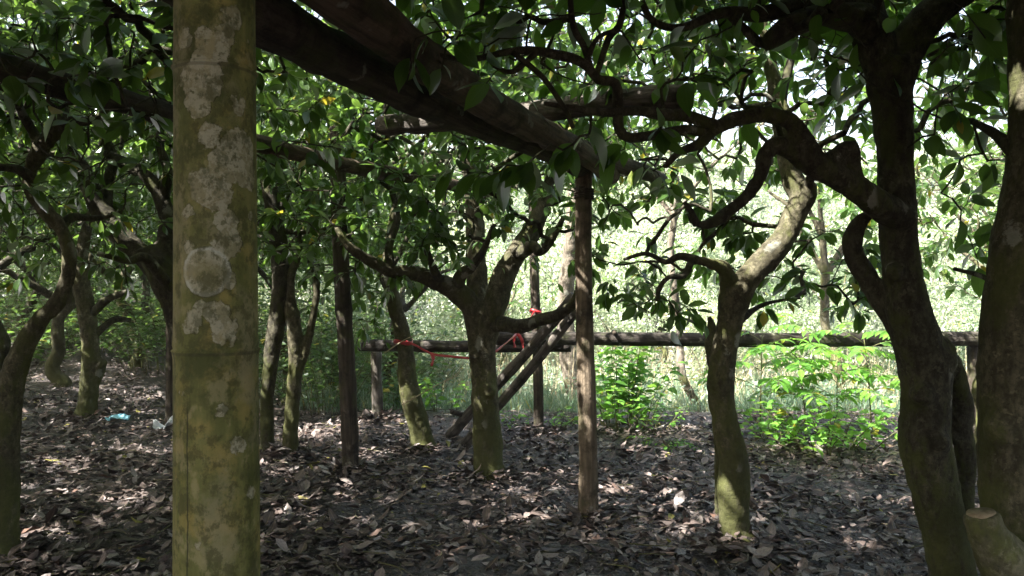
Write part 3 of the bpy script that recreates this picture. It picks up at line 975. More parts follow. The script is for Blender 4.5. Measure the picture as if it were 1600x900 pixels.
# low rail of two logs along the edge of the grove
pole('rail_log', 'left length of the low horizontal rail, between the short post and the slim dark post', 'log', W(562, 540, 8.2), W(892, 541, 7.72), 0.064, 0.062, LOG_RAIL, 'logs of the low rail', bend=0.004)
rl = pole('rail_log', 'long right length of the low horizontal rail, dappled with sun, with two pegs on top', 'log', W(775, 529, 7.55), W(1535, 529, 7.45), 0.068, 0.074, LOG_RAIL, 'logs of the low rail', bend=0.004)
for px in (960, 1165):
    t = (px - 775) / 760
    mb = MB()
    tube(mb, [(t * 4.93, -0.10, 0.062), (t * 4.93, 0.06, 0.066)], [0.021, 0.021], 12, 0.06)
    link('peg', mb.mesh('peg', LOG_DARK), rl)
# low rail needs a carrier at the right
post('dark post carrying the right end of the low rail, mostly hidden', 1522, 690, 1520, 540, 7.5, 17, LOG_DARK)
# leaning poles
pa = W(700, 667, 7.3); pa[2] = gz(pa[0], pa[1]) - .02
lp = pole('leaning_pole', 'upper of two slanted poles, with a short cross stub near its foot', 'pole', pa, W(898, 462, 6.6), 0.055, 0.048, LOG_GREY, 'slanted poles propped by the forked tree')
mb = MB(); tube(mb, [(0.30, 0.05, 0.03), (0.33, -0.16, 0.10)], [.026, .024], 10, .05)
link('stub', mb.mesh('stub', LOG_DARK), lp)
pb = W(722, 672, 6.9); pb[2] = gz(pb[0], pb[1]) - .02
pole('leaning_pole', 'lower of two slanted poles, crossing behind the forked trunk', 'pole', pb, W(905, 480, 6.3), 0.047, 0.042, LOG_GREY, 'slanted poles propped by the forked tree')

# ================================================================== TREES IN FRONT
FRONT = []      # built further down, once the roof of leaves is shared out


def front(*a, **k):
    FRONT.append((list(a), k))


BIG = dict(L=(0.08, 0.130))
MIDL = dict(L=(0.07, 0.115))

# -- central forked tree
d = 5.88
T = [px_line([(764, 738, d, 46), (762, 690, d, 46), (758, 630, d, 42), (755, 570, d, 42), (753, 520, d, 46), (752, 485, d, 50)]),
     px_line([(750, 525, d, 40), (738, 482, d - .05, 36), (712, 455, d - .1, 34), (675, 437, d - .2, 27), (640, 425, d - .3, 22), (610, 424, d - .4, 20), (575, 405, d - .5, 18), (545, 385, d - .6, 15), (525, 355, d - .6, 10)]),
     px_line([(752, 520, d + .05, 34), (748, 470, d + .2, 34), (744, 410, d + .3, 33), (742, 350, d + .35, 30), (738, 290, d + .35, 26), (722, 220, d + .3, 18)]),
     px_line([(758, 525, d, 40), (772, 480, d - .05, 40), (786, 435, d, 38), (806, 398, d + .05, 34), (830, 365, d + .1, 31), (846, 325, d + .15, 27), (862, 280, d + .2, 21), (890, 235, d + .2, 13)])]
Lm = [px_line([(768, 505, d - .05, 26), (795, 507, d - .15, 22), (825, 508, d - .2, 20), (850, 498, d - .25, 20), (875, 490, d - .3, 20), (897, 470, d - .4, 16), (905, 440, d - .4, 9)]),
      px_line([(712, 452, d - .1, 22), (722, 428, d - .2, 18), (740, 415, d - .25, 13), (758, 390, d - .3, 10), (772, 350, d - .3, 7)]),
      px_line([(612, 425, d - .4, 15), (608, 385, d - .3, 13), (620, 340, d - .2, 11), (612, 290, d - .2, 8)]),
      px_line([(810, 395, d, 24), (835, 385, d - .15, 18), (845, 395, d - .2, 13), (862, 375, d - .25, 10), (880, 340, d - .3, 7)]),
      px_line([(690, 445, d - .15, 16), (678, 420, d - .3, 13), (668, 385, d - .35, 9), (690, 345, d - .35, 6)])]
T += [px_line([(760, 610, d, 26), (765, 612, d - .10, 22), (768, 613, d - .135, 14)]), px_line([(748, 560, d, 26), (742, 556, d - .10, 20), (738, 553, d - .13, 12)])]
A = np.vstack([cloud(240, (-0.3, 5.7, 2.55), (1.9, 1.5, 0.75), 1.9, clump=0.7),
               cloud(70, (-0.9, 5.4, 1.95), (0.9, 0.7, 0.5), 1.45, clump=0.6), cloud(90, (-1.15, 6.0, 1.80), (1.0, 0.9, 0.45), 1.38, clump=0.6), cloud(40, (0.2, 5.7, 1.9), (0.6, 0.5, 0.4), 1.55, clump=0.6),
               sprays([(660, 385, 5.4), (640, 360, 5.3), (700, 375, 5.5), (600, 365, 5.3), (575, 345, 5.3), (720, 340, 5.4), (680, 330, 5.2), (900, 420, 5.5), (870, 440, 5.6), (555, 420, 5.3), (830, 350, 5.4), (800, 330, 5.3), (655, 310, 5), (630, 440, 5.4)])])
front('forked_tree', 'stout mossy tree in the centre, trunk splitting into three limbs at rail height', 'tree', T, Lm, A, 'trees of the grove', BARK, BARK_DARK, LEAF, 0.015, leaf=BIG)

# -- right middle tree, S-shaped with a limb to the right
d = 4.19
T = [px_line([(1153, 848, d, 46), (1146, 800, d, 46), (1146, 755, d, 50), (1146, 715, d, 46), (1133, 660, d, 40), (1127, 610, d, 40), (1129, 560, d, 40), (1138, 515, d, 38), (1144, 478, d, 44), (1148, 455, d, 46)]),
     px_line([(1146, 478, d, 42), (1166, 440, d, 40), (1200, 402, d + .05, 40), (1225, 372, d + .08, 37), (1242, 335, d + .1, 36), (1256, 305, d + .1, 38), (1262, 285, d + .1, 30)]),
     px_line([(1255, 310, d + .1, 34), (1238, 280, d + .15, 34), (1228, 230, d + .2, 30), (1218, 170, d + .25, 26), (1206, 110, d + .3, 22), (1192, 40, d + .3, 16), (1180, -30, d + .3, 12)]),
     px_line([(1144, 470, d, 34), (1138, 440, d - .02, 28), (1130, 418, d - .05, 23), (1105, 410, d - .1, 15), (1085, 405, d - .1, 13)]),
     px_line([(1146, 735, d - .02, 30), (1158, 722, d - .05, 28), (1162, 715, d - .05, 12)])]
Lm = [px_line([(1090, 407, d - .1, 13), (1062, 400, d - .1, 11), (1040, 408, d - .1, 8), (1010, 395, d - .1, 6), (975, 405, d - .1, 4)]),
      px_line([(1082, 408, d - .1, 9), (1070, 430, d - .15, 8), (1045, 432, d - .2, 7), (1030, 450, d - .2, 6), (1028, 470, d - .2, 5)]),
      px_line([(1216, 165, d + .25, 20), (1230, 120, d + .3, 14), (1240, 70, d + .3, 10), (1238, 10, d + .3, 8)]),
      px_line([(1260, 300, d + .1, 18), (1268, 270, d, 12), (1264, 240, d, 9)]),
      px_line([(1152, 500, d, 14), (1180, 480, d + .1, 7), (1210, 470, d + .15, 5), (1250, 465, d + .2, 4)])]
A = np.vstack([cloud(85, (1.0, 5.0, 1.8), (0.65, 0.6, 0.5), 1.25, clump=0.7), cloud(45, (2.05, 5.0, 1.6), (0.5, 0.5, 0.4), 1.2, clump=0.7), cloud(270, (1.75, 4.6, 2.85), (1.5, 1.2, 0.75), 2.15, clump=0.85),
               sprays([(1045, 470, 4), (1020, 490, 4), (1060, 500, 3.95), (990, 475, 4.1), (1075, 480, 4.0), (1040, 440, 4), (1000, 440, 4.1), (1062, 330, 4.1), (1110, 330, 4.1), (980, 400, 4.1), (1095, 500, 4), (1110, 290, 4.2), (1150, 340, 4.4),
                       (1190, 490, 4.4), (1230, 470, 4.3), (1260, 490, 4.4), (1020, 380, 4.1), (960, 470, 4.2), (1160, 260, 4.5), (1130, 300, 4.4), (1040, 520, 4.0), (1175, 350, 4.5), (1010, 340, 4.4), (1090, 240, 4.3)])])
front('crooked_tree', 'crooked mossy tree with sunlit limb bent to the right, in front of the rail', 'tree', T, Lm, A, 'trees of the grove', BARK, BARK_DARK, LEAF, 0.012, leaf=BIG)
# broken dead stem beside it
P, R = px_line([(1122, 700, 4.6, 10), (1121, 620, 4.6, 12), (1118, 570, 4.6, 22), (1113, 535, 4.6, 24), (1112, 510, 4.6, 15), (1108, 495, 4.6, 6)])
P[0][2] = gz(P[0][0], P[0][1]) - .05
mb = MB(); Q, S = smooth_line(P, R, .03); tube(mb, Q, S, 14, 0.2)
o = link('dead_stem', mb.mesh('dead_stem', BARK_DARK, Q[0]), loc=Q[0].tolist())
tag(o, 'short dead broken stem, split at the top, close behind the crooked tree', 'dead stem')

# -- big forked tree at the right
d = 3.25
T = [px_line([(1494, 955, d, 68), (1486, 880, d, 66), (1472, 810, d, 68), (1454, 740, d, 74), (1446, 690, d, 76), (1446, 630, d, 72), (1444, 570, d, 76), (1430, 520, d, 70), (1417, 470, d, 62), (1407, 410, d, 56), (1402, 350, d, 54), (1400, 290, d, 53), (1397, 230, d, 53), (1393, 170, d, 58), (1390, 120, d, 68), (1388, 95, d, 74)]),
     px_line([(1385, 120, d, 60), (1370, 75, d, 58), (1355, 30, d, 56), (1345, -30, d, 50), (1335, -120, d, 40)]),
     px_line([(1396, 130, d, 58), (1415, 80, d, 56), (1445, 35, d - .02, 54), (1490, -5, d - .05, 50), (1550, -40, d - .1, 44)]),
     px_line([(1448, 590, d, 64), (1466, 552, d, 62), (1482, 540, d, 40)]),
     px_line([(1430, 560, d + .05, 40), (1405, 515, d + .08, 36), (1380, 475, d + .1, 34), (1356, 435, d + .12, 33), (1335, 400, d + .12, 30), (1332, 372, d + .1, 30), (1345, 347, d + .05, 24), (1358, 335, d, 16)]),
     px_line([(1412, 345, d - .03, 52), (1380, 325, d - .10, 46), (1345, 300, d - .16, 42), (1305, 275, d - .2, 38), (1272, 258, d - .22, 40), (1258, 240, d - .22, 44)]),
     px_line([(1262, 245, d - .22, 40), (1252, 215, d - .25, 34), (1236, 190, d - .28, 27), (1200, 180, d - .3, 26), (1160, 184, d - .32, 24), (1128, 195, d - .35, 24), (1105, 210, d - .36, 22)]),
     px_line([(1256, 248, d - .22, 36), (1232, 232, d - .25, 30), (1212, 226, d - .27, 28), (1196, 240, d - .28, 26), (1188, 275, d - .28, 24), (1165, 308, d - .3, 22), (1140, 330, d - .3, 20), (1110, 350, d - .32, 17), (1085, 350, d - .32, 12)]),
     px_line([(1282, 262, d - .2, 30), (1310, 240, d - .2, 27), (1328, 230, d - .2, 26), (1332, 255, d - .18, 26), (1334, 290, d - .17, 30)]),
     px_line([(1464, 690, d, 40), (1467, 691, d - .10, 34), (1469, 692, d - .128, 22)]),
     px_line([(1405, 420, d, 34), (1398, 424, d - .07, 30), (1394, 426, d - .105, 20)]),
     px_line([(1450, 620, d, 50), (1440, 616, d - .09, 36), (1436, 614, d - .115, 24)]),
     px_line([(1486, 690, d + .12, 20), (1504, 660, d + .14, 32), (1498, 610, d + .12, 32), (1478, 560, d + .06, 40)]),
     px_line([(1508, 800, d + .1, 26), (1510, 740, d + .14, 28), (1506, 690, d + .14, 30), (1498, 640, d + .12, 32)])]
Lm = [px_line([(1108, 208, d - .36, 22), (1090, 228, d - .38, 16), (1062, 240, d - .4, 11), (1040, 262, d - .42, 7)]),
      px_line([(1120, 198, d - .35, 22), (1085, 186, d - .4, 20), (1040, 180, d - .45, 17), (1000, 172, d - .5, 15), (955, 172, d - .55, 13), (905, 168, d - .6, 10), (850, 160, d - .6, 7)]),
      px_line([(1105, 208, d - .36, 16), (1060, 205, d - .42, 13), (1020, 212, d - .48, 13), (985, 215, d - .5, 14), (968, 200, d - .52, 15), (966, 160, d - .53, 16), (962, 128, d - .54, 15), (935, 122, d - .55, 15), (918, 105, d - .56, 15), (890, 88, d - .6, 14), (840, 80, d - .65, 12), (790, 82, d - .7, 10), (730, 92, d - .75, 8), (680, 85, d - .8, 6)]),
      px_line([(922, 108, d - .56, 11), (908, 70, d - .55, 10), (895, 40, d - .55, 9), (893, -15, d - .55, 8)]),
      px_line([(930, 118, d - .56, 11), (950, 62, d - .5, 9), (968, 40, d - .5, 10), (975, 0, d - .48, 9), (982, -30, d - .48, 8)]),
      px_line([(912, 100, d - .56, 12), (930, 62, d - .58, 7), (965, 48, d - .58, 7)]),
      px_line([(1362, 45, d - .05, 50), (1330, 28, d - .1, 44), (1290, 22, d - .15, 40), (1250, 35, d - .2, 38), (1215, 52, d - .25, 34), (1195, 66, d - .27, 20)]),
      px_line([(1350, 12, d - .05, 34), (1300, 8, d - .1, 30), (1240, 12, d - .16, 28), (1190, 20, d - .2, 24), (1140, 18, d - .26, 18), (1105, 28, d - .3, 15), (1070, 42, d - .33, 13), (1040, 42, d - .36, 11), (1015, 28, d - .38, 9), (1002, 0, d - .4, 8)]),
      px_line([(1140, 20, d - .26, 12), (1165, 45, d - .2, 13), (1182, 62, d - .2, 14), (1200, 66, d - .25, 12)]),
      px_line([(1088, 350, d - .32, 11), (1080, 330, d - .34, 7), (1070, 318, d - .36, 5)]),
      px_line([(840, 80, d - .65, 8), (800, 110, d - .7, 7), (770, 100, d - .72, 6)]),
      px_line([(800, 82, d - .7, 8), (850, 120, d - .68, 8), (880, 165, d - .66, 7), (895, 200, d - .66, 6)])]
A = np.vstack([cloud(120, (2.0, 2.7, 2.85), (1.25, 1.0, 0.6), 2.35, clump=0.75),
               sprays([(1115, 85, 2.7), (1105, 110, 2.75), (1090, 130, 2.7), (1135, 120, 2.75), (1160, 190, 3), (1080, 80, 2.8), (1010, 100, 2.7), (1040, 130, 2.8), (1045, 70, 2.6), (985, 70, 2.7),
                       (1455, 100, 2.7), (1480, 60, 2.6), (1520, 70, 2.5), (1500, 180, 2.9), (1460, 210, 3.0), (1530, 130, 2.8), (1475, 150, 2.9), (1545, 200, 3),
                       (1300, 150, 3.6), (1270, 120, 3.6), (1340, 120, 3.5), (1255, 160, 3.7), (1240, 60, 3.0), (1290, 200, 3.5), (1290, 70, 2.6), (1310, 110, 3.3),
                       (870, 120, 2.5), (830, 60, 2.4), (780, 60, 2.4), (760, 130, 2.5), (720, 50, 2.3), (650, 60, 2.2), (640, 110, 2.2), (690, 110, 2.4), (900, 20, 2.5), (940, 20, 2.5), (820, 20, 2.5), (1030, 200, 2.7), (1000, 250, 2.9), (960, 240, 2.8), (880, 235, 2.7), (920, 210, 2.7), (820, 260, 2.8), (780, 270, 2.8), (745, 270, 2.9), (700, 260, 2.9), (850, 300, 3), (1030, 275, 3.3), (1050, 295, 3.4), (1060, 268, 3.3), (1015, 300, 3.4), (1005, 262, 3.2)])])
front('big_forked_tree', 'tall dark forked tree at right, with a knotted limb reaching left over the arbour', 'tree', T, Lm, A, 'trees of the grove', BARK_DARK, BARK_DARK, LEAF, 0.011, leaf=dict(L=(0.085, 0.145)), tpl=T_HI, lump=0.008, per=(5, 9))

# -- trunk at the right edge with a sawn stub
BARK_STUB = bark_mat('bark_stub', (0.10, 0.095, 0.055), (0.24, 0.22, 0.14), (0.075, 0.082, 0.024), 0.7, 0.5)


def sawn_stub(root, base):
    P, R = px_line([(1640, 985, 2.56, 150), (1606, 925, 2.50, 112), (1574, 882, 2.45, 84), (1550, 848, 2.42, 62), (1538, 822, 2.41, 50), (1533, 802, 2.41, 47)])
    mb = MB(); Q, S = smooth_line(P, R, 0.012)
    S = S + 0.004 * np.exp(-((np.arange(len(S)) - len(S) + 3) / 2.2) ** 2)
    tube(mb, Q, S, 28, 0.07, True)
    st = link('stub', fuse(mb, 'stub', BARK_STUB, base, 0.007, 0.006, 0.05), root)
    u = Q[-1] - Q[-3]; u = u / np.linalg.norm(u)
    mb = MB()
    tube(mb, [Q[-1] - u * .004, Q[-1] + u * .006], [S[-1] * .86, S[-1] * .80], 28, 0.05)
    link('cut_face', mb.mesh('cut_face', WOODCUT, base), st)


d = 2.65
T = [px_line([(1622, 1010, d, 150), (1610, 900, d, 125), (1600, 800, d, 115), (1594, 720, d, 112), (1590, 620, d, 112), (1592, 520, d, 108), (1598, 430, d, 100), (1605, 350, d, 92), (1618, 260, d, 80), (1622, 180, d, 78), (1620, 90, d, 80), (1616, 0, d, 74), (1600, -100, d, 60)]),
     px_line([(1560, 700, d - .03, 30), (1566, 670, d - .05, 56), (1575, 640, d - .03, 40)])]
A = np.vstack([cloud(60, (2.1, 2.9, 2.7), (1.0, 0.9, 0.6), 2.2, clump=0.7),
               sprays([(1500, 250, 3.2), (1480, 290, 3.3), (1520, 300, 3.4), (1530, 380, 3.6), (1500, 350, 3.5), (1540, 60, 2.3), (1530, 420, 3.6), (1560, 250, 3)])])
front('stub_tree', 'thick trunk cut by the right edge, with a pale sawn-off branch at its foot', 'tree', T, [px_line([(1600, 250, d, 30), (1560, 215, d + .1, 16), (1520, 190, d + .3, 9), (1480, 190, d + .4, 5)]), px_line([(1580, 470, d + .05, 10), (1540, 435, d + .3, 7), (1490, 420, d + .5, 5)])], A, 'trees of the grove', BARK, BARK_DARK, LEAF, 0.011, leaf=dict(L=(0.085, 0.145)), tpl=T_HI, per=(5, 9), foot=False, lump=0.008, extra=sawn_stub)

# -- curvy tree at the left edge
d = 4.0
T = [px_line([(4, 868, d, 46), (5, 800, d, 44), (5, 720, d, 44), (8, 650, d, 45), (18, 600, d, 40), (32, 555, d, 33), (55, 510, d, 28), (84, 478, d, 24), (102, 445, d, 21), (108, 405, d, 21), (99, 365, d, 21), (72, 330, d, 24), (50, 298, d, 23), (48, 265, d, 20), (62, 235, d, 28), (72, 215, d, 26)])]
Lm = [px_line([(66, 235, d, 20), (50, 205, d, 15), (30, 170, d - .1, 13), (15, 120, d - .2, 10), (5, 60, d - .2, 8)]),
      px_line([(70, 225, d, 24), (90, 190, d, 20), (100, 140, d + .1, 13), (90, 70, d + .1, 9)]),
      px_line([(92, 360, d, 16), (112, 340, d + .1, 12), (150, 340, d + .2, 8), (190, 330, d + .3, 5)]),
      px_line([(50, 275, d, 16), (20, 262, d - .1, 11), (-30, 262, d - .2, 8)]),
      px_line([(80, 215, d, 18), (110, 190, d, 16), (150, 185, d, 10), (190, 150, d, 7)])]
A = np.vstack([cloud(200, (-2.7, 3.9, 2.5), (1.4, 1.3, 0.75), 1.95, clump=0.6), sprays([(150, 300, 4), (40, 340, 3.9), (30, 105, 2.3), (80, 125, 2.4), (140, 150, 2.6), (200, 170, 2.8), (230, 120, 2.6), (50, 60, 2.3), (110, 190, 3), (160, 100, 2.6), (20, 160, 2.6), (0, 90, 2.2), (60, 100, 2.2), (110, 120, 2.4), (150, 120, 2.4), (190, 190, 2.6), (240, 180, 2.7), (90, 170, 2.5), (215, 140, 2.5), (40, 130, 2.2), (130, 90, 2.3), (450, 220, 3.0), (490, 250, 3.0), (430, 260, 3.2), (520, 230, 3.1), (20, 300, 3.7), (190, 340, 4.2), (30, 380, 4.3), (180, 390, 4.5)])])
front('curvy_tree', 'slim serpentine tree with mossy foot, farthest left at the frame edge', 'tree', T, Lm, A, 'trees of the grove', BARK, BARK_DARK, LEAF_IN, 0.012, leaf=MIDL)

# -- tree whose foot is hidden by the bamboo, limbs to the left
d = 5.0
T = [px_line([(318, 735, d, 40), (308, 640, d, 40), (296, 560, d, 40), (280, 490, d, 42), (262, 445, d, 44), (245, 415, d, 46), (225, 392, d, 40)]),
     px_line([(240, 410, d, 34), (205, 385, d, 34), (178, 355, d, 34), (155, 325, d, 32), (140, 290, d, 28), (122, 258, d, 26), (105, 232, d + .05, 20)]),
     px_line([(250, 420, d, 30), (258, 385, d + .05, 28), (262, 345, d + .1, 26), (250, 305, d + .1, 24), (228, 275, d + .1, 22), (195, 256, d + .1, 20), (165, 240, d + .15, 14)])]
Lm = [px_line([(170, 350, d, 18), (168, 300, d + .1, 16), (175, 250, d + .15, 14), (160, 190, d + .2, 11)]),
      px_line([(256, 310, d + .1, 18), (262, 270, d + .1, 14), (250, 220, d + .1, 12), (262, 150, d + .1, 9)]),
      px_line([(268, 450, d, 20), (230, 405, d - .3, 15), (200, 408, d - .4, 10), (150, 398, d - .5, 6)])]
A = np.vstack([cloud(210, (-2.6, 5.0, 2.5), (1.5, 1.3, 0.8), 1.85, clump=0.6), sprays([(160, 370, 4.6), (60, 420, 5), (180, 420, 4.8), (20, 440, 5), (130, 410, 4.8), (200, 450, 4.6)])])
front('spreading_tree', 'dark tree partly behind the bamboo post, with thick limbs spreading to the left', 'tree', T, Lm, A, 'trees of the grove', BARK_DARK, BARK_DARK, LEAF_IN, 0.014, leaf=MIDL)

# -- two trunks right of the bamboo
d = 6.4
T = [px_line([(417, 712, d, 22), (417, 650, d, 20), (420, 590, d, 21), (430, 520, d, 27), (438, 465, d, 28), (437, 400, d, 28), (430, 345, d, 27), (420, 290, d, 24), (405, 240, d, 18)])]
Lm = [px_line([(432, 350, d, 18), (450, 300, d, 14), (480, 270, d - .1, 10), (500, 220, d - .1, 7)]), px_line([(430, 355, d, 14), (410, 350, d - .1, 12), (385, 330, d - .2, 9)]), px_line([(440, 362, d, 9), (480, 362, d, 6), (520, 355, d, 5)])]
A = np.vstack([cloud(170, (-2.1, 6.3, 2.55), (1.3, 1.1, 0.75), 1.8, clump=0.6), sprays([(470, 340, 6), (500, 380, 6), (460, 400, 6.2), (410, 420, 6)])])
front('slender_tree', 'dark slender tree touching the right side of the bamboo post', 'tree', T, Lm, A, 'trees of the grove', BARK_DARK, BARK_DARK, LEAF_IN, 0.014, leaf=MIDL)
T = [px_line([(452, 712, d, 25), (455, 660, d, 22), (460, 600, d, 22), (462, 550, d, 23), (458, 500, d, 24), (452, 470, d, 20), (455, 430, d, 14), (470, 390, d, 10)]),
     px_line([(464, 585, d, 16), (478, 545, d, 14), (488, 500, d, 12), (495, 455, d, 11), (486, 410, d, 8)])]
A = np.vstack([cloud(100, (-1.7, 6.6, 2.2), (1.0, 0.9, 0.7), 1.5, clump=0.6), sprays([(490, 440, 6.4), (510, 460, 6.5), (480, 480, 6.5), (500, 415, 6.5)])])
front('twin_stem_tree', 'thin mossy tree dividing into two stems, between the slender tree and the dark post', 'tree', T, [], A, 'trees of the grove', BARK, BARK_DARK, LEAF, 0.013, leaf=MIDL)

# -- ribbon tree
d = 6.75
T = [px_line([(661, 698, d, 36), (655, 665, d, 34), (643, 625, d, 34), (636, 590, d, 30), (634, 550, d, 26), (626, 510, d, 25), (615, 475, d, 24), (609, 440, d, 22), (606, 400, d, 17), (612, 350, d, 13), (622, 300, d, 10)])]
Lm = [px_line([(612, 455, d, 12), (596, 425, d, 9), (570, 410, d - .1, 6), (550, 380, d - .1, 5)]), px_line([(608, 420, d, 12), (628, 390, d, 9), (645, 350, d, 7)])]
A = np.vstack([cloud(150, (-1.0, 6.9, 2.5), (1.2, 1.0, 0.75), 1.75, clump=0.6), sprays([(590, 480, 6.6), (570, 460, 6.6), (600, 520, 6.5), (585, 500, 6.5), (560, 500, 6.6), (572, 528, 6.7), (556, 540, 6.8), (600, 545, 6.6), (540, 520, 6.8), (590, 460, 6.4), (560, 470, 6.5)])])
front('ribbon_tree', 'narrow leaning mossy tree, wrapped by red ribbon at rail height', 'tree', T, Lm, A, 'trees of the grove', BARK, BARK_DARK, LEAF, 0.013, leaf=MIDL)

# -- tree by the blue scrap
d = 8.1
T = [px_line([(134, 655, d, 32), (138, 620, d, 28), (142, 570, d, 27), (140, 520, d, 26), (132, 470, d, 26), (126, 430, d, 24), (130, 385, d, 18), (140, 330, d, 14)]),
     px_line([(146, 600, d, 20), (155, 575, d, 20), (161, 562, d, 14)])]
Lm = [px_line([(136, 500, d, 14), (165, 470, d, 11), (200, 455, d, 8)]), px_line([(128, 430, d, 12), (105, 400, d, 9), (80, 380, d, 7)]), px_line([(145, 525, d, 12), (175, 500, d + .1, 10), (205, 500, d + .2, 7)])]
A = np.vstack([cloud(150, (-4.6, 8.1, 2.5), (1.6, 1.4, 0.85), 1.6, clump=0.5)])
front('stubbed_tree', 'mossy tree with a short side stub, just left of the blue plastic scrap', 'tree', T, Lm, A, 'trees of the grove', BARK, BARK_DARK, LEAF_IN, 0.016, leaf=MIDL)

# ================================================================== TREES AROUND AND BEHIND
def auto_lines(x, y, r, fork, spread, nl, top, lean=0.25, bend=0.10):
    z0 = gz(x, y)
    k = 6
    t = np.linspace(0, 1, k)
    off = np.cumsum(rng.normal(size=(k, 2)) * bend, 0); off -= off[0]
    off += np.outer(t, rng.normal(size=2) * lean * 0.5)
    P = np.stack([x + off[:, 0], y + off[:, 1], z0 + t * fork], 1)
    R = r * (1 - 0.28 * t); R[-1] *= 1.12
    T = [(P, R)]
    a0 = rng.uniform(0, 6.3)
    for i in range(nl):
        a = a0 + i * 2 * math.pi / nl + rng.normal() * 0.35
        s = spread * rng.uniform(0.6, 1.05)
        tt = np.linspace(0, 1, 6)
        q = np.stack([np.cos(a) * tt * s, np.sin(a) * tt * s, (top - fork) * tt ** 0.75 * rng.uniform(0.75, 1.1)], 1)
        q += np.vstack([[0, 0, 0], np.cumsum(rng.normal(size=(5, 3)) * 0.055, 0)])
        T.append((P[-1] - [0, 0, 0.08] + q, r * np.linspace(0.62, 0.16, 6)))
    return T


ROOF = []      # (tree spec) collected first so that the roof of leaves can be shared out


def spec(label, x, y, r=0.09, fork=1.3, spread=1.2, nl=4, top=2.5, c=None, rad=(1.3, 1.3, 0.8), n=150, zmin=1.5, leafm=None, bark=None, tpl=T_MID, group='trees of the grove', clump=0.6, per=(7, 11), roof=True, L=(0.085, 0.135), near=False, name='grove_tree', lean=0.25):
    ROOF.append(dict(label=label, x=x, y=y, r=r, fork=fork, spread=spread, nl=nl, top=top, c=c or (x, y, 2.45), rad=rad, n=n, zmin=zmin, leafm=leafm or LEAF_IN,
                     bark=bark or BARK_DARK, tpl=tpl, group=group, clump=clump, per=per, roof=roof, L=L, near=near, name=name, lean=lean))


def at(px, py):
    """ground point (x, y) seen at a pixel, for the flat part of the grove"""
    d = H * F / (py - CY)
    return (px - CX) / F * d, d


# seen in the depth of the grove at left
G = 'trees in the depth of the grove'
for (px, dd, w, label) in [(98, 10.4, .10, 'light mottled tree deep at left, seen between the serpentine tree and the stubbed tree'),
                           (212, 12.5, .10, 'dark mossy tree standing far back, just left of the bamboo post'),
                           (232, 14.5, .09, None), (40, 13.0, .09, None), (150, 16.5, .09, None), (-30, 9.0, .10, None), (-120, 11.5, .1, None),
                           (90, 20, .1, None), (250, 19, .1, None), (345, 12, .09, None), (350, 17, .09, None), (190, 24, .1, None), (20, 26, .1, None), (300, 25, .1, None), (-60, 18, .1, None), (-160, 15, .1, None)]:
    x = (px - CX) / F * dd
    lab = label or 'slender dark tree deep in the shaded left part of the grove'
    spec(lab, x, dd, w, rng.uniform(1.1, 1.6), 1.5, 4, 2.4, c=(x, dd, 2.35 + gz(x, dd)), rad=(1.9, 1.7, 1.0), n=190, zmin=0.75 + gz(x, dd), group=G, tpl=T_LO, roof=dd < 21, per=(7, 10), L=(0.09, 0.14), clump=0.55, bark=BARK if label else BARK_DARK)
spec('slim tree behind the twin stemmed tree, leaves hiding its fork', -2.9, 9.6, 0.08, 1.4, 1.3, 4, 2.4, rad=(1.7, 1.4, 0.9), n=170, zmin=1.35, tpl=T_LO)
spec('slim tree behind the ribbon tree, just before the grass', -1.9, 10.6, 0.07, 1.5, 1.3, 4, 2.6, rad=(1.6, 1.3, 1.0), n=150, zmin=1.3, tpl=T_LO, roof=False)
# edge of the grove at right and beyond
spec('thin pale stemmed tree by the right frame edge, seen between the two big trunks', 4.15, 6.6, 0.045, 1.5, 0.9, 4, 2.4, c=(4.2, 6.6, 2.4), rad=(1.3, 1.1, 1.0), n=190, zmin=1.2, leafm=LEAF, bark=BARK, clump=0.75, near=True, roof=False, name='thin_tree')
spec('pale straight tree beyond the rail, between the middle post and the crooked tree', 2.45, 9.6, 0.06, 2.6, 1.5, 4, 4.0, c=(2.4, 9.6, 3.9), rad=(1.8, 1.5, 1.3), n=150, zmin=2.2, leafm=LEAF, bark=BARK_PALE, clump=0.85, roof=False, name='pale_tree', lean=0.1)
spec('pale sunlit tree rising behind the log with the sawn end', 0.95, 10.2, 0.13, 4.0, 1.8, 4, 5.2, c=(0.9, 10.2, 5.0), rad=(2.3, 1.8, 1.3), n=170, zmin=3.3, leafm=LEAF, bark=BARK_PALE, clump=0.8, roof=False, name='pale_tree', lean=0.1)
spec('leafy tree beyond the rail, filling the gap left of the big forked tree', 4.6, 10.5, 0.08, 2.0, 1.6, 5, 3.8, c=(4.6, 10.5, 3.7), rad=(2.0, 1.6, 1.5), n=190, zmin=1.9, leafm=LEAF, bark=BARK, clump=0.85, roof=False, tpl=T_LO)
spec('leafy tree beyond the rail at far right, behind the trunk with the sawn branch', 7.4, 10.2, 0.08, 1.8, 1.6, 5, 3.4, c=(7.2, 10.0, 3.2), rad=(2.0, 1.6, 1.5), n=200, zmin=1.4, leafm=LEAF, bark=BARK, clump=0.85, roof=False, tpl=T_LO)
for (x, y, lab) in [(-0.4, 14.5, 'bushy green tree on the slope, seen left of the middle post'), (3.0, 15.5, 'bushy green tree on the slope, seen left of the crooked tree'), (6.4, 14.0, 'bushy green tree on the slope, seen left of the big forked trunk'), (10.5, 15.0, 'bushy green tree on the slope, farthest right')]:
    z = gz(x, y)
    spec(lab, x, y, 0.07, 1.0, 1.1, 5, 2.4, c=(x, y, z + 2.0), rad=(1.5, 1.2, 1.3), n=120, zmin=z + 0.6, leafm=LEAF, bark=BARK, clump=0.6, roof=False, tpl=T_LO, name='slope_tree', L=(.07, .12), group='green trees on the slope')
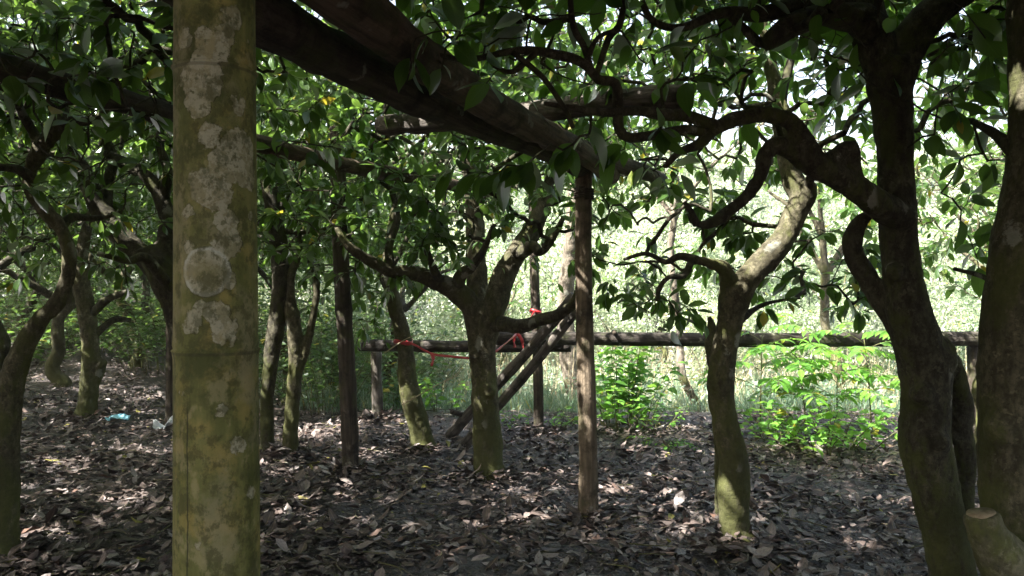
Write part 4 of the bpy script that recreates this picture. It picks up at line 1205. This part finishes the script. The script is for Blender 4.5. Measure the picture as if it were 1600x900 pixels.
# trees added with trunks out of frame; crowns close the leaf roof for shade
G2 = 'trees overhanging the view'
for (x, y) in [(-1.7, -0.9), (1.5, -1.1), (3.7, 0.7), (-4.3, 1.2), (5.2, 3.3), (-6.3, 3.4), (-6.6, 0.2), (-7.2, 6.2), (6.6, 6.0), (7.4, 2.6), (-9.6, 2.4)]:
    spec('tree beside the view whose crown joins the leaf roof overhead', x, y, 0.10, 1.5, 1.4, 4, 2.5, c=(x, y, 2.1), rad=(1.5, 1.5, .95), n=150, zmin=1.0 if y > 2.6 else 2.1, group=G2, tpl=T_LO, leafm=LEAF_IN)


def roof_points():
    n = 46000
    x = rng.uniform(-11.5, 8.5, n); y = rng.uniform(-2.3, 10.5, n)
    z = 2.42 + 1.9 * rng.random(n) ** 1.2
    p = np.stack([x, y, z], 1)
    dens = 1.0 - 0.84 * sstep(0.3, 2.2, x - 0.0) * sstep(3.2, 5.0, y)
    dens *= 1 - 0.12 * sstep(4.5, 7.0, y) * sstep(0.5, -1.0, x)
    dens *= 1 - 0.9 * sstep(7.6, 9.0, y) * sstep(-3.0, -1.0, x)
    k = vnoise(p * 1.25 + 50) + 0.6 * vnoise(p * 3.1 + 20)
    keep = (rng.random(n) < dens) & (k > -0.80)
    # nothing inside the near cone that the photograph shows open
    near = (y > 0.2) & (y < 2.6) & (np.abs(x) < 0.75 * y + 0.4) & (z < 2.42 + 0.1)
    p = p[keep & ~near]
    n = 11000  # extra leaves overhead, mostly out of view, added to deepen the shade
    x = rng.uniform(-4.5, 2.6, n); y = rng.uniform(-1.9, 3.0, n)
    q = np.stack([x, y, 2.65 + 1.6 * rng.random(n)], 1)
    p = np.vstack([p, q[(vnoise(q * 1.4 + 9) > -0.55)]])
    # leaf clumps added to the roof to shade the stub, the serpentine trunk and the trunks at right
    for c in (W(1540, 850, 2.45), W(1590, 600, 2.55), W(1590, 350, 2.6), W(1470, 700, 3.2), W(1420, 480, 3.2), W(25, 570, 4.0), W(10, 700, 4.0), W(300, 760, 1.05), W(310, 640, 1.05), W(330, 200, 1.05)):
        t = rng.uniform(1.2, 3.4, 90)
        q = c + SUN * t[:, None] + rng.normal(size=(90, 3)) * 0.13
        p = np.vstack([p, q[q[:, 2] > 2.55]])
    n = 13000
    x = rng.uniform(-15, -2.0, n); y = rng.uniform(10.5, 21, n)
    q = np.stack([x, y, ground(x, y) + 2.2 + 1.3 * rng.random(n)], 1)
    q = q[vnoise(q * 1.1 + 50) > -0.45]
    return np.vstack([p, q])


RP = roof_points()
own = [i for i, s in enumerate(ROOF) if s['roof']]
anchors = np.array([(ROOF[i]['x'], ROOF[i]['y']) for i in own] + [(-0.3, 5.8), (1.8, 4.4), (-2.7, 4.2), (-2.4, 5.2), (-2.1, 6.4), (-1.0, 6.8), (1.9, 2.9)])
near_i = np.argmin(np.linalg.norm(RP[:, None, :2] - anchors[None], axis=2), axis=1)
for j, i in enumerate(own):
    ROOF[i]['more'] = RP[near_i == j]
LEFT = [RP[near_i == len(own) + k] for k in range(7)]
for s in ROOF:
    T = auto_lines(s['x'], s['y'], s['r'], s['fork'], s['spread'], s['nl'], s['top'], s['lean'])
    A = cloud(s['n'], s['c'], s['rad'], s['zmin'], clump=s['clump'])
    if s.get('more') is not None and len(s['more']):
        A = np.vstack([A, s['more']])
    tree(s['name'], s['label'], 'tree', T, [], A, s['group'], s['bark'], s['bark'], s['leafm'], 0.02, leaf=dict(L=s['L']), tpl=s['tpl'], per=s['per'], near=s['near'], lump=0.012)

for q, i in enumerate([0, 1, 4, 5, 6, 8, 2]):
    FRONT[i][0][5] = np.vstack([FRONT[i][0][5], LEFT[q]])
for a, k in FRONT:
    tree(*a, **k)


# ================================================================== SCRUB ON THE SUNLIT HILLSIDE
def shrub_proto(h, rad, n, seed):
    base = np.zeros(3)
    mb = MB(); tips = []
    for i in range(9):
        a = rng.uniform(0, 6.3); s = rng.uniform(0.15, 0.75) * rad
        t = np.linspace(0, 1, 6)
        q = np.stack([np.cos(a) * t * s, np.sin(a) * t * s, h * t ** 0.8 * rng.uniform(0.6, 0.95)], 1)
        q[1:] += np.cumsum(rng.normal(size=(5, 3)) * 0.06, 0)
        tube(mb, q, np.linspace(0.028, 0.006, 6), 5)
        tips.append(q)
    stem = mb.mesh('stem', BARK_PALE)
    c = []
    for _ in range(17):
        q = tips[rng.integers(len(tips))]
        p = q[rng.integers(2, 6)] + rng.normal(size=3) * np.array([.38, .38, .28]) * rad
        m = n // 17
        c.append(p + rng.normal(size=(m, 3)) * np.array([.19, .19, .15]) * rad)
    P = np.concatenate(c); P[:, 2] = np.maximum(P[:, 2], 0.05 + 0.3 * rng.random(len(P)))
    D = rand_unit(len(P)); D[:, 2] -= 0.2
    Nn = np.array([0, 0, .6]) + rand_unit(len(P)) + 0.5 * (P - np.array([0, 0, h * .5])) / rad
    L = rng.uniform(0.04, 0.10, len(P))
    crown = leaf_mesh('crown', P, D, Nn, L, L * rng.uniform(.35, .55, len(P)), LEAF_SCRUB, T_NARROW, 0.2)
    return stem, crown


PROTO = [shrub_proto(rng.uniform(1.5, 2.5), rng.uniform(1.0, 1.5), 6200, i) for i in range(7)]
SCR = []
for row, (yy, n) in enumerate([(12.5, 7), (14.5, 9), (17, 12), (20, 13), (24, 14), (29, 15), (35, 17), (42, 19)]):
    for i in range(n):
        x = -0.30 * yy + (1.08 * yy) * (i + rng.uniform(0.1, 0.9)) / n
        if row == 0 and -0.6 < x < 3.2:
            continue
        SCR.append((x, yy + rng.normal() * 0.6, (0.75 if row < 2 else 1.0) * rng.uniform(.8, 1.2) * (1 + row * .08)))
for i in range(26):           # behind the grove at left
    yy = rng.uniform(24, 44); SCR.append((rng.uniform(-0.85, -0.25) * yy, yy, rng.uniform(1.2, 1.9)))
for i, (x, y, s) in enumerate(SCR):
    st, cr = PROTO[i % len(PROTO)]
    r = empty('hillside_bush', (x, y, gz(x, y) - 0.05), 'pale dry bush in full sun on the hillside beyond the rail', 'bush', 'bushes on the sunlit hillside')
    r.rotation_euler = (0, 0, rng.uniform(0, 6.3)); r.scale = (s, s, s * rng.uniform(.85, 1.15))
    link('stem', st, r); link('crown', cr, r)

# low scrub and dry grass between the bushes
def ground_scrub():
    n = 46000
    y = 10.2 + rng.random(n) ** 1.5 * 34; x = rng.uniform(-0.36, 0.80, n) * y
    P = np.stack([x, y, ground(x, y)], 1)
    P[:, 2] += np.abs(rng.normal(size=n)) * 0.22 * (0.6 + 0.9 * np.clip(vnoise(P * 0.9 + 3), -0.4, 1))
    D = rand_unit(n); D[:, 2] = np.abs(D[:, 2]) + 0.3
    L = rng.uniform(0.05, 0.14, n)
    o = link('hillside_scrub', leaf_mesh('hillside_scrub', P, D, rand_unit(n) + [0, 0, .4], L, L * rng.uniform(.2, .45, n), LEAF_SCRUB, T_NARROW, 0.3))
    tag(o, 'dry tangled undergrowth covering the sunlit slope', 'undergrowth', kind='stuff')


ground_scrub()


def grass():
    n = 42000
    y = 8.3 + rng.random(n) ** 1.2 * 7.5; x = rng.uniform(-0.30, 0.72, n) * y
    edge = 8.5 + 0.35 * vnoise(np.stack([x, y, 0 * x], 1) * 1.1)
    k = vnoise(np.stack([x, y, 0 * x], 1) * 1.6 + 8)
    ok = (y > edge) & (x + 0.25 * (y - 9) > -2.6) & (rng.random(n) < 0.6 + 0.5 * k)
    x, y, k = x[ok], y[ok], k[ok]; n = len(x)
    P = np.stack([x, y, ground(x, y) - 0.01], 1)
    D = rng.normal(size=(n, 3)) * 0.35; D[:, 2] = 1
    L = rng.uniform(0.12, 0.42, n) * (0.75 + 0.4 * k)
    Nn = rand_unit(n)
    o = link('grass', leaf_mesh('grass', P, D, Nn, L, rng.uniform(.006, .013, n), GRASS, T_NARROW, rng.uniform(.1, .6, n)))
    tag(o, 'pale green grass growing beyond the edge of the grove', 'grass', kind='stuff')
    # broad leaved weeds in the grass
    n = 15000
    y = 8.4 + rng.random(n) ** 1.2 * 6; x = rng.uniform(-0.28, 0.70, n) * y
    edge = 8.6 + 0.35 * vnoise(np.stack([x, y, 0 * x], 1) * 1.1)
    k = vnoise(np.stack([x, y, 0 * x], 1) * 1.2 + 18)
    ok = (y > edge) & (rng.random(n) < 0.45 + 0.7 * k) & (x + 0.25 * (y - 9) > -2.4)
    x, y = x[ok], y[ok]; n = len(x)
    P = np.stack([x, y, ground(x, y) + rng.random(n) ** 1.6 * 0.45], 1)
    D = rand_unit(n); D[:, 2] *= 0.5
    L = rng.uniform(.04, .10, n)
    o = link('weeds', leaf_mesh('weeds', P, D, rand_unit(n) * .6 + [0, 0, 1], L, L * rng.uniform(.4, .65, n), GRASS, T_LO, 0.2))
    tag(o, 'low broad leaved weeds mixed into the grass', 'weeds', kind='stuff')


grass()


def dry_stalks():
    n = 5200
    y = 8.9 + rng.random(n) * 6.5; x = rng.uniform(-0.1, 0.72, n) * y
    ok = rng.random(n) < 0.35 + 0.9 * vnoise(np.stack([x, y, 0 * x], 1) * 1.1 + 41)
    x, y = x[ok], y[ok]; n = len(x)
    P = np.stack([x, y, ground(x, y) - 0.01], 1)
    D = rng.normal(size=(n, 3)) * 0.28; D[:, 2] = 1
    o = link('dry_grass', leaf_mesh('dry_grass', P, D, rand_unit(n), rng.uniform(.35, 1.05, n), rng.uniform(.004, .009, n), STALK, T_NARROW, rng.uniform(0, .45, n)))
    tag(o, 'tall thin dry grass stalks standing between weeds and bushes', 'dry grass', kind='stuff')


dry_stalks()


# ================================================================== PLANTS
def herb(name, label, x, y, stems, h, rad, mat=None, L=(0.06, 0.11), lean=0.35, group=None, gap=0.06, ratio=(.5, .66), cat='plant'):
    """upright stems with opposite pairs of broad leaves"""
    z = gz(x, y)
    base = np.array([x, y, z]); root = empty(name, base, label, cat, group)
    P, D, Nn = [], [], []
    mb = MB()
    for s in range(stems):
        a = rng.uniform(0, 6.3); r = rad * math.sqrt(rng.random())
        hh = h * rng.uniform(.45, 1.0) * (1 - 0.35 * (r / rad) ** 2)
        t = np.linspace(0, 1, 8)
        b = base + [math.cos(a) * r * .6, math.sin(a) * r * .6, -0.02]
        q = b + np.stack([np.cos(a) * t ** 1.6 * r * lean * 2, np.sin(a) * t ** 1.6 * r * lean * 2, t * hh], 1)
        q[1:, :2] += np.cumsum(rng.normal(size=(7, 2)) * 0.008, 0)
        tube(mb, q, np.linspace(.006, .002, 8), 5)
        m = max(3, int(hh / gap)); az = rng.uniform(0, 6.3)
        for i in range(m):
            f = 0.18 + 0.82 * (i + 1) / m
            k = f * 7; i0 = min(int(k), 6)
            p = q[i0] + (q[i0 + 1] - q[i0]) * (k - i0)
            for sgn in (0, math.pi):
                aa = az + sgn + rng.normal() * .3
                d = np.array([math.cos(aa), math.sin(aa), rng.uniform(-.25, .45)])
                P.append(p + d * .02); D.append(d); Nn.append(np.array([0, 0, 1.0]) + rng.normal(size=3) * .35)
            az += math.pi / 2 + rng.normal() * .2
    P = np.array(P); D = np.array(D); Nn = np.array(Nn)
    Ls = rng.uniform(*L, len(P))
    link('stem', mb.mesh('stem', STEM, base), root)
    link('foliage', leaf_mesh('foliage', P, D, Nn, Ls, Ls * rng.uniform(*ratio, len(P)), mat or LEAF_BRIGHT, T_MID, rng.uniform(.1, .5, len(P)), origin=base), root)
    return root


def pinnate(name, label, x, y, fronds, h, L=0.5, leaflet=(0.10, 0.15), group=None, stalk=True, spread=0.6):
    """stem carrying compound leaves with paired leaflets"""
    z = gz(x, y); base = np.array([x, y, z]); root = empty(name, base, label, 'plant', group)
    mb = MB(); P, D, Nn = [], [], []
    t = np.linspace(0, 1, 8)
    st = base + np.stack([0.10 * t ** 2 * rng.normal() + 0 * t, 0.1 * t ** 2 * rng.normal() + 0 * t, h * t - .02], 1)
    if stalk:
        tube(mb, st, np.linspace(.009, .003, 8), 6)
    for i in range(fronds):
        f = 0.35 + 0.65 * (i + 1) / fronds if stalk else 0.0
        k = f * 7; i0 = min(int(k), 6)
        p = st[i0] + (st[i0 + 1] - st[i0]) * (k - i0)
        a = i * 2.4 + rng.normal() * .3
        l = L * rng.uniform(.75, 1.1)
        s = np.linspace(0, 1, 10)
        el = rng.uniform(.3, .9)
        q = p + np.stack([np.cos(a) * s * l * spread * 1.5, np.sin(a) * s * l * spread * 1.5, l * (el * s - 0.85 * s ** 2 * el)], 1)
        tube(mb, q, np.linspace(.004, .0015, 10), 5)
        tan = np.gradient(q, axis=0); tan /= np.linalg.norm(tan, axis=1)[:, None]
        n = 7
        for j in range(n + 1):
            m = min(9, int(2 + j * 7 / n)); tt = tan[m]
            side = np.cross(tt, [0, 0, 1]); side /= np.linalg.norm(side)
            if j == n:
                P.append(q[9]); D.append(tt); Nn.append([0, 0, 1.0])
                continue
            for sg in (-1, 1):
                P.append(q[m] + (q[min(9, m + 1)] - q[m]) * rng.random() * .4); D.append(side * sg + tt * .55 + [0, 0, rng.uniform(-.35, .05)]); Nn.append(np.array([0, 0, 1.0]) + rng.normal(size=3) * .18)
    P = np.array(P); D = np.array(D); Nn = np.array(Nn)
    Ls = rng.uniform(*leaflet, len(P))
    link('stem', mb.mesh('stem', STEM, base), root)
    link('foliage', leaf_mesh('foliage', P, D, Nn, Ls, Ls * rng.uniform(.30, .40, len(P)), LEAF_BRIGHT, T_MID, rng.uniform(.1, .4, len(P)), origin=base), root)


herb('leafy_herb', 'bright green bushy herb at the grass edge, just right of the middle post', *at(972, 663), 26, 1.05, 0.50, L=(.085, .14))
herb('leafy_herb', 'low spreading green herb at the right foot of the bushy herb', *at(1020, 668), 12, 0.33, 0.32, L=(.05, .09))
herb('leafy_herb', 'small green weed just right of the slim ribboned post', *at(872, 663), 9, 0.24, 0.28, L=(.05, .09))
herb('leafy_herb', 'small green weed just left of the slim ribboned post', *at(800, 660), 7, 0.16, 0.26, L=(.05, .08))
for (px, py, fr, h, L, lab) in [(1205, 694, 12, 1.05, .68, 'tall pinnate leaved plant with a dark stem, right of the crooked tree'),
                                (1280, 700, 11, 0.85, .62, 'pinnate leaved plant in the middle of the bright row under the rail'),
                                (1385, 690, 12, 1.0, .72, 'tall pinnate leaved plant touching the big forked trunk'),
                                (1330, 694, 10, 0.78, .6, 'pinnate leaved plant with drooping leaflets, left of the tall one at the forked trunk')]:
    x, y = at(px, py); y += .3
    pinnate('feather_leaf_plant', lab, x, y, fr, h, L, (0.11, 0.17), 'pinnate plants under the rail')
herb('leafy_herb', 'wide leafy herb at the litter edge, below the row of pinnate plants', *at(1290, 704), 24, 0.55, 0.6, L=(.07, .12))
herb('leafy_herb', 'bright low herb between the crooked tree and the row of pinnate plants', *at(1215, 690), 14, 0.5, 0.42, L=(.07, .11))
pinnate('seedling', 'flat pale green seedling lying open on the fallen leaves', *at(1035, 692), 6, 0.05, .26, (0.05, .08), None, False, .9)
herb('leafy_herb', 'sprouting green weed beside the foot of the ribbon tree', *at(692, 640), 8, 0.55, 0.35, L=(.07, .12))
herb('leafy_herb', 'dark leafy weed behind the foot of the ribbon tree', *at(610, 640), 9, 0.5, 0.4, mat=LEAF, L=(.08, .13))
# many stemmed dark bush
x, y = at(506, 640)
herb('dark_bush', 'dark many stemmed bush, between the twin stemmed tree and the dark post', x, y, 46, 1.5, 0.8, mat=LEAF_IN, L=(.07, .12), lean=.55, gap=.085, ratio=(.4, .52), cat='bush')
for (px, dd, lab) in [(60, 14, 'sunlit low bush at the far left edge of the grove'), (185, 18, 'low bush far back between dark trees at left'), (5, 11.5, 'low leafy bush at the left frame edge, behind the serpentine tree')] + [(p, q, None) for p, q in ((40, 17), (120, 20), (160, 13.5), (240, 16), (250, 22), (300, 15), (-40, 21), (330, 20), (90, 26), (210, 27), (20, 23), (400, 14), (440, 17), (370, 25))]:
    herb('low_bush', lab or 'dark low bush among the far trunks of the grove at left', (px - CX) / F * dd, dd, 40, 1.0, 1.1, mat=LEAF, L=(.09, .16), lean=.6, gap=.09, cat='bush', group=None if lab else 'low bushes in the depth of the grove')

for i, (px, dd, hh) in enumerate([(430, 10.5, 1.9), (470, 12.5, 2.1), (520, 11.0, 1.8), (565, 10.0, 1.7), (600, 12.0, 2.0), (640, 10.8, 1.4), (395, 12.5, 2.2),
                                  (-10, 14.0, 2.2), (60, 15.5, 2.4), (110, 13.0, 1.7), (170, 15.0, 2.2), (215, 16.5, 2.4), (255, 12.0, 1.9), (20, 19, 2.8), (140, 19, 2.8), (300, 17, 2.6), (-80, 16, 2.6)]):
    herb('tall_bush', 'tall dark leafy bush filling the gaps behind the ribbon tree' if i < 7 else 'tall dark leafy bush in the shade far behind the serpentine tree', (px - CX) / F * dd, dd, 44, hh, 0.95, mat=LEAF_IN, L=(.08, .14), lean=.5, gap=.10, cat='bush', ratio=(.4, .52),
         group='tall bushes behind the ribbon tree' if i < 7 else 'tall bushes at the back of the grove')

# dry stalk caught on the ribbon tree
mb = MB()
for pts in ([(600, 552, 6.5), (640, 527, 6.5), (676, 521, 6.5), (700, 526, 6.45)], [(628, 632, 6.5), (668, 610, 6.4), (700, 592, 6.35), (716, 582, 6.35)], [(694, 596, 6.36), (712, 588, 6.35), (719, 578, 6.33), (722, 572, 6.32)]):
    P = np.array([W(*p) for p in pts]); Q, S = smooth_line(P, np.full(len(P), .006), .04); tube(mb, Q, S * np.linspace(1, .4, len(S)), 6)
o = W(640, 560, 6.5); l = link('dry_stalk', mb.mesh('dry_stalk', STALK, o), loc=o.tolist())
tag(l, 'pale bent dry stalks caught against the ribbon tree', 'dry stalks')

# ================================================================== RIBBON AND SCRAPS
def strip(mb, P, w, th=0.0015, up=None):
    P = np.asarray(P, float); n = len(P)
    T = np.gradient(P, axis=0); T /= np.linalg.norm(T, axis=1)[:, None] + 1e-9
    V = []
    for i in range(n):
        u = np.array([0, 0, 1.0]) if up is None else np.asarray(up[i], float)
        u = u - T[i] * u.dot(T[i]); u /= np.linalg.norm(u) + 1e-9
        s = np.cross(T[i], u)
        for a, b in ((-1, -1), (1, -1), (1, 1), (-1, 1)):
            V.append(P[i] + u * a * w * .5 + s * b * th * .5)
    Fs = []
    for i in range(n - 1):
        for j in range(4):
            k = (j + 1) % 4
            Fs.append((i * 4 + j, i * 4 + k, (i + 1) * 4 + k, (i + 1) * 4 + j))
    Fs += [(3, 2, 1, 0), tuple((n - 1) * 4 + j for j in range(4))]
    mb.add(V, Fs)


def ribbon():
    org = W(633, 535, 6.75)
    root = empty('red_ribbon', org, 'red ribbon strung from the ribbon tree past the forked tree to the slim post', 'ribbon')
    def piece(name, pts, w, n=24, jit=.01, closed=False):
        mb = MB()
        Q, _ = smooth_line(np.array(pts), np.full(len(pts), 1.0), .03)
        up = np.array([0, 0, 1.0]) + .5 * np.stack([vnoise(Q * 5 + i * 9) for i in range(3)], 1)
        strip(mb, Q, w, 0.0016, up)
        link(name, mb.mesh(name, RED, org), root)
    # loops round the trunks
    def loop(c, r, z, w):
        a = np.linspace(0, 2 * math.pi, 30)
        mb = MB(); P = np.stack([c[0] + r * np.cos(a), c[1] + r * np.sin(a), z + .012 * np.sin(a * 2)], 1)
        strip(mb, P, w, .002); link('loop', mb.mesh('loop', RED, org), root)
    c = W(630, 534, 6.75); loop(c, .088, c[2], .034)
    c = W(837, 486, 7.6); loop(c, .062, c[2], .03)
    c = W(755, 560, 5.88)
    piece('band', [W(634, 533, 6.66), W(650, 540, 6.6), W(675, 553, 6.45), W(705, 557, 6.25), W(738, 560, 6.10), W(755, 558, 6.06), W(770, 552, 6.10), W(780, 545, 6.2), W(792, 535, 6.45), W(808, 521, 6.9), W(822, 505, 7.3), W(836, 487, 7.54)], .021)
    piece('tail', [W(674, 552, 6.45), W(677, 560, 6.44), W(674, 572, 6.44)], .03)
    piece('tail', [W(806, 522, 6.9), W(803, 532, 6.88), W(805, 543, 6.87)], .026)
    piece('tail', [W(808, 521, 6.9), W(815, 530, 6.88), W(818, 545, 6.86)], .032)
    piece('tail', [W(836, 486, 7.53), W(830, 495, 7.5), W(831, 506, 7.5)], .028)


ribbon()


def scrap(name, label, px, py, w, l, h, mat):
    x, y = at(px, py)
    c = np.array([x, y, gz(x, y) + .012])
    n, m = 14, 10
    V = []
    for i in range(n):
        for j in range(m):
            u, v = i / (n - 1) - .5, j / (m - 1) - .5
            V.append((u * l, v * w, 0))
    V = np.array(V)
    q = V * 14 + px
    V[:, 2] = h * (0.55 + 0.6 * vnoise(q) + .3 * vnoise(q * 2.3)) * (1 - 1.6 * (V[:, 1] / w) ** 2)
    V[:, :2] += .02 * np.stack([vnoise(q + 7), vnoise(q + 17)], 1)
    V[:, 2] = np.maximum(V[:, 2], 0.002)
    f = [(i * m + j, (i + 1) * m + j, (i + 1) * m + j + 1, i * m + j + 1) for i in range(n - 1) for j in range(m - 1)]
    mb = MB(); mb.add(V, f)
    o = link(name, mb.mesh(name, mat), loc=c.tolist())
    o.rotation_euler = (0, 0, rng.uniform(-.3, .3))
    s = o.modifiers.new('thick', 'SOLIDIFY'); s.thickness = .0015
    tag(o, label, 'litter')


scrap('plastic_scrap', 'crumpled light blue plastic scrap lying on the leaf litter', 185, 661, .14, .24, .09, BLUE)
scrap('plastic_scrap', 'crumpled white plastic scrap lying close to the thin post behind the bamboo', 258, 672, .15, .2, .11, WHITE)

# ================================================================== LIGHT AND CAMERA
def light():
    w = bpy.data.worlds.new('World'); SC.world = w; w.use_nodes = True
    nt = w.node_tree
    bg = nt.nodes['Background']
    sky = nt.nodes.new('ShaderNodeTexSky'); sky.sky_type = 'NISHITA'; sky.sun_disc = False
    s = Vector((-0.62, -0.30, 0.80)).normalized()
    sky.sun_elevation = math.asin(s.z); sky.sun_rotation = math.atan2(s.x, s.y)
    sky.air_density = 1.0; sky.dust_density = 6.0; sky.ozone_density = 1.0
    nt.links.new(sky.outputs[0], bg.inputs[0]); bg.inputs[1].default_value = 0.085
    L = bpy.data.lights.new('sun', 'SUN'); L.energy = 5.0; L.angle = math.radians(0.6); L.color = (1, 0.96, 0.90)
    o = bpy.data.objects.new('sun', L); COL.objects.link(o)
    o.rotation_euler = s.to_track_quat('Z', 'Y').to_euler()
    cam = bpy.data.cameras.new('camera'); c = bpy.data.objects.new('camera', cam); COL.objects.link(c)
    c.location = (0, 0, H); c.rotation_euler = (math.pi / 2, 0, 0)
    cam.sensor_width = 36; cam.lens = F / 1600 * 36; cam.clip_start = 0.05; cam.clip_end = 1000
    SC.camera = c
    v = SC.view_settings
    v.view_transform = 'Standard'; v.look = 'None'; v.gamma = 1.0; v.use_curve_mapping = False
    v.exposure = 2.85
    cy = SC.cycles
    cy.max_bounces = 7; cy.diffuse_bounces = 4; cy.glossy_bounces = 2; cy.transmission_bounces = 5; cy.transparent_max_bounces = 4
    cy.use_denoising = True
    try:
        cy.denoiser = 'OPENIMAGEDENOISE'
        cy.denoising_input_passes = 'RGB_ALBEDO_NORMAL'
    except Exception:
        pass
    cy.sample_clamp_indirect = 6
    cy.caustics_reflective = False; cy.caustics_refractive = False


light()


def haze():
    """thin scattering air added to imitate veiling glare round the whole place"""
    me = bpy.data.meshes.new('haze')
    x0, x1, y0, y1, z0, z1 = -175, 175, -75, 235, -3, 40
    V = [(x, y, z) for z in (z0, z1) for y in (y0, y1) for x in (x0, x1)]
    me.from_pydata(V, [], [(0, 2, 3, 1), (4, 5, 7, 6), (0, 1, 5, 4), (2, 6, 7, 3), (0, 4, 6, 2), (1, 3, 7, 5)])
    m = bpy.data.materials.new('haze'); m.use_nodes = True
    nt = m.node_tree; nt.nodes.clear()
    o = nt.nodes.new('ShaderNodeOutputMaterial'); v = nt.nodes.new('ShaderNodeVolumePrincipled')
    v.inputs['Color'].default_value = (0.95, 0.97, 1.0, 1); v.inputs['Density'].default_value = 0.0019; v.inputs['Anisotropy'].default_value = 0.0
    nt.links.new(v.outputs[0], o.inputs['Volume'])
    me.materials.append(m)
    tag(link('haze', me), 'thin pale sunlit haze over the slope', 'haze', kind='stuff')


haze()
